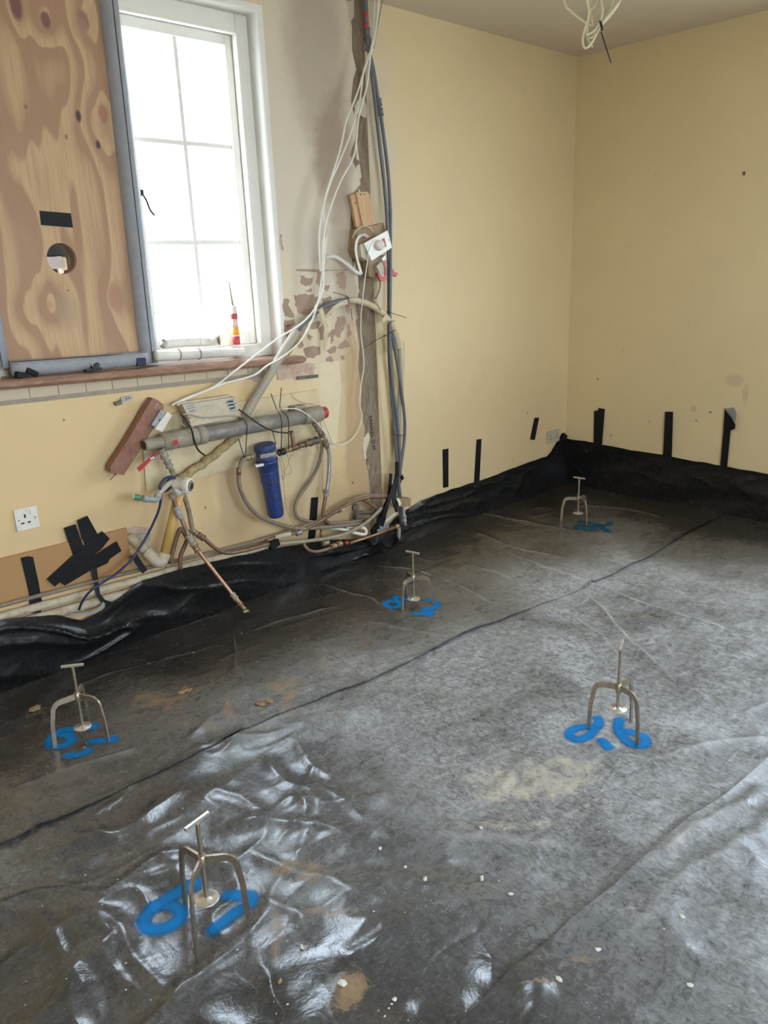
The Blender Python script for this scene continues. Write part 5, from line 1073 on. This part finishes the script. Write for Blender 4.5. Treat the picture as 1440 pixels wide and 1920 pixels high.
q = MB(); q.lathe(m0, m1, [(.0722, .017), (.073, .021), (.0755, .0205), (.076, .016)], 24); q.build('seal_ring', 'waste_dusty', t)
q = MB(); q.lathe(m0, m1, [(.076, .0), (.0762, .0145), (.0765, .0145)], 20); q.build('dark_bore', 'black', t)
q = MB(); q.tube([m0+dm_*.018, A(336, 926, -.135)], .026, 18, 1); q.build('tee_branch', 'white_plastic', t)
for k in range(8):
    a = 2*math.pi*k/8; s1_ = dm_.cross(Z).normalized(); s2_ = s1_.cross(dm_); dd = s1_*math.cos(a)+s2_*math.sin(a)
    q = MB(); q.box(m0+dm_*.056+dd*.032, (.009, .003, .0018), Matrix((dm_, dm_.cross(dd), dd)).transposed()); q.build('grip_rib', 'white_plastic', t)
t = thing('grey_elbow', 'grey push-fit elbow with a green plug end left of the white tee', 'fitting', A(285, 930, -.14))
q = MB(); q.tube(AP([(325, 899, -.125), (314, 909, -.13), (304, 919, -.135), (298, 926, -.14)]), [.013, .010], 14, 2); q.build('stub_pipe', 'dusty_white', t)
q = MB(); q.tube(AP([(299, 924, -.14), (297, 932, -.142), (290, 937, -.144), (280, 936, -.146), (268, 934, -.148)]), .0125, 16, 4); q.build('elbow', 'grey_plastic', t)
sleeve(t, A(272, 935, -.147), A(280, 936, -.147)-A(268, 934, -.147), .022, .0145, 'grey_plastic', 'push_collar', 16, False); sleeve(t, A(296, 929, -.141), A(297, 932, -.142)-A(300, 922, -.14), .018, .0145, 'grey_plastic', 'push_collar', 16, False)
sleeve(t, A(256.5, 932.5, -.15), A(268, 934, -.148)-A(250, 931, -.15), .028, .0125, 'green', 'green_plug', 8, False); sleeve(t, A(249.3, 931, -.15), A(268, 934, -.148)-A(250, 931, -.15), .003, .0125, 'white_plastic', 'plug_rim', 12, False)
t = thing('copper_spur', 'capped copper pipe slanting out from the white tee to a brass end over the floor', 'pipe', A(371, 1031, -.2))
SP = AP([(322, 926, -.15), (326, 938, -.155), (331, 951, -.16), (338, 968, -.17), (348, 992, -.185), (358, 1015, -.2), (371, 1032, -.22), (400, 1069, -.27), (434, 1112, -.33), (455, 1137, -.36)])
q = MB(); q.tube(SP[:7], .0085, 12, 2); q.build('pipe_upper', 'copper', t); q = MB(); q.tube(SP[5:], .0082, 12, 2); q.build('pipe_lower', 'copper_clean', t)
d_ = SP[3]-SP[2]; sleeve(t, A(323, 930, -.15), SP[1]-SP[0], .022, .0165, 'waste_dusty', 'compression_nut', 8); sleeve(t, A(334, 961, -.165), d_, .05, .0135, 'grey_plastic', 'compression_coupling', 8)
d_ = SP[6]-SP[4]; sleeve(t, A(358, 1013, -.2), d_, .05, .0155, 'waste_dusty', 'compression_coupling', 10); sleeve(t, A(368, 1029, -.216), d_, .03, .0135, 'copper_clean', 'solder_elbow', 12)
d_ = SP[9]-SP[8]; sleeve(t, A(439, 1118, -.335), d_, .028, .013, 'waste_dusty', 'compression_nut', 8); sleeve(t, A(447, 1128, -.347), d_, .030, .0115, 'brass', 'brass_valve', 6); sleeve(t, A(456, 1139, -.362), d_, .022, .009, 'brass', 'brass_tip', 6)
q = MB(); q.box(A(461, 1146, -.368), (.012, .005, .005), axes(Vector((1, -.3, .1))), .002); q.build('brass_tap', 'brass', t)
t = thing('branch_pipe', 'dusty pipe dropping behind the white tee into a long copper bend', 'pipe', A(357, 969, -.12))
BP = AP([(343, 922, -.11), (347, 935, -.11), (354, 958, -.112), (358, 980, -.115), (361, 994, -.118)])
q = MB(); q.tube(BP, .0105, 12, 3); q.build('pipe_drop', 'hose', t)
q = MB(); q.tube(AP([(361, 994, -.118), (370, 1002, -.125), (382, 1009, -.13), (394, 1020, -.13), (410, 1032, -.125), (428, 1037, -.118), (450, 1034, -.11), (480, 1027, -.10), (504, 1020, -.095)]), .0092, 12, 3); q.build('copper_bend', 'copper', t)
sleeve(t, A(362, 996, -.118), A(370, 1002, -.125)-A(361, 993, -.118), .03, .0145, 'brass', 'compression_nut', 6); sleeve(t, A(377, 1006, -.128), A(385, 1011, -.13)-A(370, 1002, -.125), .035, .0145, 'copper', 'compression_nut', 8)
q = MB(); q.tube(AP([(350, 1000, -.13), (358, 1003, -.15), (366, 998, -.15), (364, 1010, -.14), (372, 1022, -.14)]), .0013, 5, 3); q.build('wire_tie', 'black', t)
cut('hairpin_pipe', 'dark copper hairpin pipe rising from the skirting pipes right of the yellow pipe', 'pipe', 'copper', AP([(318, 1056, -.08), (325, 1030, -.085), (333, 1002, -.09), (338, 992, -.092), (344, 997, -.095), (352, 1012, -.10)]), .0095, 12, 4)
cut('hairpin_pipe', 'shorter dark copper pipe bending up just right of the hairpin pipe', 'pipe', 'copper', AP([(338, 1068, -.08), (338, 1048, -.082), (340, 1038, -.085), (347, 1022, -.09), (350, 1014, -.095)]), .0095, 12, 4)
cable('blue_cable', 'dark blue cable looped round the white tee and trailing down to the floor sheet', [(328, 897, -.14), (320, 894, -.145), (310, 897, -.145), (302, 906, -.14), (300, 916, -.14), (308, 921, -.13), (318, 916, -.125), (310, 912, -.12), (303, 922, -.125), (302, 935, -.13), (298, 955, -.12), (290, 975, -.11), (278, 1000, -.10), (264, 1024, -.095), (250, 1045, -.095), (236, 1060, -.10), (215, 1078, -.11), (190, 1094, -.11), (170, 1108, -.105), (156, 1125, -.09), (148, 1143, -.07)], .0052, mat='cable_blue')
cable('blue_cable', 'dark blue coil wrapped tight behind the white tee', [(332, 899, -.13), (324, 896, -.135), (316, 900, -.13), (312, 908, -.12), (318, 913, -.115), (328, 915, -.11)], .0055, mat='cable_blue')
# hole in the plaster where the white arm goes into the wall
ragged('broken_plaster', roughen([(247, 1005), (262, 1001), (282, 1000), (283, 1012), (277, 1018), (258, 1010)], 3, 1.5), -.008, .01, 'lagged')
# skirting pipes
cut('skirting_pipe', 'thin dusty pipe running along the wall, topmost of the skirting pipes at the left', 'pipe', 'hose', AP([(-60, 1152, -.024), (80, 1115, -.024), (240, 1074, -.024), (358, 1045, -.026), (440, 1025, -.03), (505, 1008, -.05), (560, 990, -.075), (600, 975, -.09), (640, 950, -.095), (668, 934, -.10), (695, 928, -.10), (728, 930, -.09)]), .0085, 12, 3)
cut('skirting_pipe', 'thick cream dusty pipe running along the wall, middle of the skirting pipes at the left', 'pipe', 'cream_pipe', AP([(-60, 1172, -.022), (80, 1135, -.022), (240, 1092, -.022), (330, 1067, -.024), (400, 1049, -.028), (470, 1032, -.04), (502, 1022, -.055)]), .0165, 14, 3)
cut('skirting_pipe', 'thick flaking cream pipe running along the wall, lowest of the skirting pipes at the left', 'pipe', 'cream_pipe', AP([(-60, 1196, -.0225), (60, 1162, -.0225), (150, 1137, -.0225), (240, 1112, -.0225), (340, 1086, -.0225), (420, 1066, -.0225)]), .0205, 14, 3)
t = thing('copper_pair', 'dusty copper pipe with greenish joints rising right to the tape bundle', 'pipe', A(560, 1000, -.09))
q = MB(); q.tube(AP([(498, 1014, -.06), (530, 1004, -.075), (560, 997, -.088), (590, 983, -.098), (622, 964, -.104), (655, 944, -.108), (690, 933, -.105), (725, 932, -.095)]), .0088, 12, 4); q.build('pipe_body', 'copper', t)
sleeve(t, A(530, 1004, -.075), A(555, 998, -.085)-A(510, 1010, -.066), .085, .0125, 'cream_pipe', 'lagging_sleeve', 12, False); sleeve(t, A(560, 999, -.088), A(570, 995, -.09)-A(550, 1001, -.085), .03, .0145, 'galv', 'union_nut', 8)
cut('grey_cable_duct', 'grey flexible pipe bending up from the skirting pipes to the tape bundle', 'pipe', 'waste_dusty', AP([(500, 1022, -.07), (540, 1018, -.085), (580, 1014, -.10), (620, 1008, -.11), (650, 1000, -.115), (680, 984, -.118), (700, 968, -.115), (716, 952, -.105)]), .0092, 12, 4)
cut('white_hose', 'pale hose looping behind the grey pipe below the post', 'hose', 'cable_white', AP([(600, 988, -.07), (640, 992, -.075), (668, 1000, -.085), (684, 1002, -.09), (686, 994, -.085), (676, 988, -.075), (650, 990, -.065)]), .0088, 12, 4)
t = thing('valve_pipe', 'copper pipe with brass nuts and a red cap, lowest of the pipes below the post', 'pipe', A(620, 1025, -.12))
q = MB(); q.tube(AP([(569, 1018, -.095), (573, 1026, -.11), (582, 1033, -.118), (596, 1034, -.12), (612, 1030, -.122), (624, 1025, -.122), (640, 1020, -.122)]), .0088, 12, 4); q.build('pipe_body', 'copper', t)
d_ = A(640, 1018, -.122)-A(620, 1025, -.122)
sleeve(t, A(625, 1024, -.122), d_, .03, .0155, 'brass', 'brass_nut', 6); sleeve(t, A(636, 1020, -.122), d_, .026, .0165, 'brass', 'brass_nut', 6); sleeve(t, A(610, 1018, -.10), d_, .035, .0145, 'brass', 'brass_nut', 8); sleeve(t, A(650, 1018, -.122), d_, .018, .0095, 'red', 'red_cap', 12, False)
t = thing('copper_rod', 'straight copper pipe slanting up to a soldered end under the tape bundle', 'pipe', A(700, 1003, -.13))
q = MB(); q.tube(AP([(656, 1018, -.125), (700, 1004, -.135), (745, 987, -.145)]), .0082, 12, 1); q.build('pipe_body', 'copper_clean', t); sleeve(t, A(744, 987, -.145), A(745, 987, -.145)-A(700, 1004, -.135), .026, .0125, 'copper_clean', 'elbow', 12, False)
q = MB(); q.tube(AP([(746, 985, -.145), (748, 995, -.14), (747, 1010, -.13)]), .0105, 12, 2); q.build('tail', 'lagged', t)
cut('stub_pipe', 'short bent copper stub rising behind the pipes at the foot of the post', 'pipe', 'copper', AP([(681, 937, -.07), (695, 945, -.08), (706, 955, -.085), (709, 968, -.085), (708, 985, -.08)]), .0095, 12, 4)
cut('stub_pipe', 'dark copper stub running level across the old pipe holes below the post', 'pipe', 'dark_steel', AP([(664, 972, -.04), (668, 964, -.06), (680, 961, -.07), (695, 961, -.075), (712, 963, -.08)]), .0092, 12, 4)
q = MB(); p = A(634, 959, -.06); q.lathe(p, A(640, 953, -.09), [(0, .011), (.03, .011), (.031, .014), (.05, .014), (.051, .009)], 12); tag(q.build('pipe_stop', 'white_plastic'), 'small white plastic pipe stop poking from behind the crossing copper pipes', 'fitting')
for (u, v, lab) in ((667, 951, 'upper of two dark capped pipe holes at the foot of the post'), (669, 969, 'lower of two dark capped pipe holes at the foot of the post')):
    q = MB(); q.lathe(A(u, v, .0), A(u, v, -.03), [(0, .020), (.028, .020), (.030, .017), (.030, .011)], 16); tag(q.build('capped_pipe', 'dark_steel'), lab, 'pipe')
q = MB(); q.prism([A(u, v, -.10) for u, v in ((747, 936), (771, 934), (770, 950), (749, 950))], (0, -1, 0), .05)
tag(q.build('wood_block', 'old_wood'), 'small wood block wedged at the top of the sheet right of the tape bundle', 'wood')
# black tape and polythene bundle at the foot of the conduits
t = thing('tape_bundle', 'twisted black tape and polythene bundle at the foot of the grey conduits', 'tape', A(735, 960, -.12))
def blob(pix, w_, mat='tape', nm='twist'):
    q = MB(); q.ribbon(spline(AP(pix), 4), X, [w_[min(len(w_)-1, int(i*len(w_)/((len(pix)-1)*4+1)))] for i in range((len(pix)-1)*4+1)], .006); q.build(nm, mat, t)
blob([(733, 888, -.06), (731, 910, -.07), (729, 930, -.09), (722, 955, -.115), (712, 985, -.12)], [.018, .02, .022, .035, .05])
blob([(744, 866, -.068), (744, 890, -.076), (742, 905, -.085), (738, 925, -.10), (741, 945, -.12), (744, 960, -.125)], [.022, .026, .03, .036, .03, .02])
blob([(738, 910, -.095), (730, 935, -.115), (724, 950, -.125), (716, 970, -.13)], [.02, .02, .018, .014])
blob([(716, 985, -.10), (722, 1002, -.125), (736, 1014, -.13), (746, 1008, -.13)], [.09, .10, .08, .06], 'sheet_up')
blob([(752, 892, -.07), (755, 899, -.07)], [.02, .02])
q = MB(); 
for k in range(14):
    a, b = random.uniform(0, 1), random.uniform(0, 1); p = A(694+a*52, 992+b*30, -.115+.02*random.random()); q.box(p, (.030, .008, .018), axes(Vector((1, random.uniform(-.5, .5), random.uniform(-.8, .8)))), .004)
q.build('crumpled_polythene', 'sheet_up', t)
q = MB(); q.ribbon(AP([(723, 978, -.145), (733, 969, -.15), (743, 962, -.15)]), Vector((0, -.3, 1)), .016, .002); q.build('paper_tag', 'label_paper', t)
q = MB(); q.ribbon(spline(AP([(745, 935, -.12), (748, 940, -.13), (750, 947, -.13)]), 3), X, .016, .004); q.build('white_strip', 'white_plastic', t)
t = thing('push_fit', 'grey push-fit coupling hanging right of the tape bundle', 'fitting', A(758, 970, -.11))
q = MB(); q.tube(AP([(756, 950, -.10), (758, 970, -.115), (760, 985, -.12)]), .0085, 12, 2); q.build('pipe', 'grey_plastic', t); sleeve(t, A(758, 972, -.116), Z, .035, .0125, 'grey_plastic', 'collar', 14)
q = MB(); q.box(A(513, 1020, -.075), (.028, .014, .018), axes(Vector((1, 0, .25))), .004); tag(q.build('tape_wrap', 'tape'), 'black tape wrapped round the skirting pipes under the blue filter', 'tape')
# brackets left on the wall
def bracket(pix, pix2, lab):
    t = thing('metal_bracket', lab, 'bracket', A(*pix[0], 0))
    q = MB(); q.prism([A(u, v, -.012) for u, v in pix], (0, -1, 0), .004); q.build('plate', 'galv' if pix[0][0] < 400 else 'dark_steel', t)
    if pix2: q = MB(); q.prism([A(u, v, -.016) for u, v in pix2], (0, -1, 0), .016); q.build('foot', 'dark_steel', t)
    c = sum((A(u, v, -.0125) for u, v in pix), Vector())/len(pix); s = (A(*pix[1], -.0125)-A(*pix[0], -.0125))*.22
    for k in (0, 1): q = MB(); q.lathe(c+s*k, c+s*k-Y, [(0, .0028), (.0006, .0026)], 8); q.build('screw_hole', 'black', t)
bracket([(226, 746), (246, 741), (249, 748), (228, 755)], [(215, 755), (228, 751), (230, 758), (218, 761)], 'small galvanised bracket screwed to the wall under the tiles at the left')
bracket([(557, 706), (597, 702), (597, 708), (558, 712)], None, 'flat rusty bracket on the wall below the exposed brick')

# ================================================================== cable bundle hanging from the ceiling
CB = F(1120, -70, 2.7); dep = (CB-CAM).dot(_f)
def K(u, v, dd=0.):
    r = _ray(u, v); return CAM+r*((dep+dd)/r.dot(_f))
t = thing('ceiling_cables', 'bunch of cream cables tied in a bundle hanging from the ceiling', 'cable', CB)
for k, (p, r) in enumerate((([(1040, -80, .05), (1058, 2, .02), (1072, 22, 0), (1098, 43, 0), (1108, 48, .03)], .0048), ([(1095, -80, 0), (1101, 0, 0), (1103, 28, 0), (1098, 50, 0), (1093, 72, 0), (1094, 86, 0), (1100, 90, 0), (1111, 78, 0), (1124, 52, 0), (1140, 30, 0), (1168, -8, 0), (1200, -80, 0)], .0050),
        ([(1130, -80, .03), (1118, 2, .03), (1107, 20, .03), (1103, 40, .02), (1101, 66, .02), (1106, 80, .02), (1110, 88, 0)], .0042), ([(1120, -80, -.02), (1127, 0, -.02), (1130, 20, -.02), (1127, 36, -.02), (1116, 56, -.02), (1100, 67, -.02)], .0046),
        ([(1160, -80, .04), (1148, 0, .04), (1145, 18, .04), (1132, 36, .03), (1122, 50, .02), (1112, 70, .02), (1108, 88, .02)], .0042), ([(1190, -80, .06), (1163, 0, .05), (1146, 28, .03), (1130, 45, .02), (1118, 62, 0), (1106, 72, 0), (1103, 66, 0)], .0042), ([(1112, -80, .05), (1106, 10, .05), (1109, 30, .05), (1111, 50, .05)], .0030))):
    q = MB(); q.tube([K(*a) for a in p], r, 8, 5); q.build('cable', simple('cream_cable', (.80, .73, .50), (.72, .64, .42), .4) if k == 0 else M['cream_cable'], t)
    if k == 0: M['cream_cable'] = bpy.data.materials['cream_cable']
q = MB(); q.tube([K(1125, 40, -.02), K(1128, 49, -.03), K(1129, 56, -.02)], .0055, 8, 2); q.tube([K(1127, 60, -.02), K(1136, 88, -.02), K(1146, 118, -.02)], .0027, 6, 2); q.build('cable_tie', 'black', t)

# ================================================================== rubble crumbs lying on the sheets
def crumb(u, v, size, mat, lab=None, cat='rubble', group=None, flat=.5):
    p = F(u, v, .012); z = hz(p.x, p.y)+(L1 if p.y > float(s1(np.array([p.x]))[0]) else .0045 if p.y < float(s2(np.array([p.x]))[0]) else .001); q = MB(); bm = bmesh.new(); bmesh.ops.create_icosphere(bm, subdivisions=1, radius=1)
    R = Matrix.Rotation(random.uniform(0, 6.3), 3, 'Z')
    for w_ in bm.verts: w_.co = R @ Vector((w_.co.x*size*random.uniform(.7, 1.3), w_.co.y*size*random.uniform(.5, .9), w_.co.z*size*flat*random.uniform(.7, 1.2)))
    bm.verts.index_update(); q.add([Vector((p.x, p.y, z+size*flat*.75))+w_.co for w_ in bm.verts], [[a.index for a in f.verts] for f in bm.faces], False); bm.free()
    if lab is None: return q
    return tag(q.build('crumb', mat), lab, cat, group)
for u, v, s, lab in ((903, 1650, .010, 'white plaster shard lying midway between the chalky patch and the bottom edge'), (797, 1652, .0085, 'white plaster crumb left of the white shard below the chalky patch'), (713, 1590, .008, 'white plaster crumb at the left end of the long ridge in the sheet'),
        (902, 1562, .007, 'white plaster crumb at the lower rim of the chalky patch'), (957, 1680, .0075, 'white plaster crumb lower right of the white shard below the chalky patch'), (1048, 1845, .010, 'white plaster crumb above the small brown dust smear near the bottom edge'),
        (1122, 1783, .008, 'white plaster crumb at the upper end of the longer brown dust smear'), (1294, 1850, .009, 'white plaster crumb nearest the lower right corner of the photo'), (1278, 1722, .008, 'white plaster crumb right of the second lap, halfway down the foreground'),
        (740, 1870, .007, 'white plaster crumb right of the brown dust with the pale pebble'), (566, 1780, .0075, 'white plaster crumb in the shiny ripples right of the nearest tripod'), (760, 1622, .006, 'tiny white plaster crumb just under the long ridge in the sheet')):
    crumb(u, v, s, 'crumb', lab, group='white crumbs on the floor sheets')
crumb(642, 1852, .0135, 'crumb', 'round pale pebble on the brown dust at the bottom edge')
crumb(525, 1845, .008, 'brown_crumb', 'small round brown clay pebble at the end of a dust trail')
crumb(66, 1333, .026, 'brown_crumb', 'flat brown flake lying left of the tripod by the window wall', flat=.2)
for u, v, lab in ((348, 1300, 'middle clay flake of three in the heap right of the tripod by the window wall'), (340, 1303, 'left clay flake of three in the heap right of the tripod by the window wall'), (356, 1298, 'right clay flake of three in the heap right of the tripod by the window wall')): crumb(u, v, .016, 'brown_crumb', lab, group='clay flakes in the left heap', flat=.35)
for u, v, lab in ((492, 1324, 'middle clay flake of three in the heap below the round brown dust patch'), (506, 1320, 'right clay flake of three in the heap below the round brown dust patch'), (484, 1322, 'left clay flake of three in the heap below the round brown dust patch')): crumb(u, v, .016, 'brown_crumb', lab, group='clay flakes by the dust patch', flat=.35)
q = MB()
for k in range(190):
    u = random.uniform(0, 1440); v = random.uniform(1060, 1915); 
    if v < 1240-u*.25: continue
    c = crumb(u, v, random.choice((.0014, .0017, .002, .003)), None); q.add(c.v, c.f, False)
o = q.build('grit', 'crumb'); tag(o, 'scattered pale grit specks all over the black floor sheet', 'grit', kind='stuff')
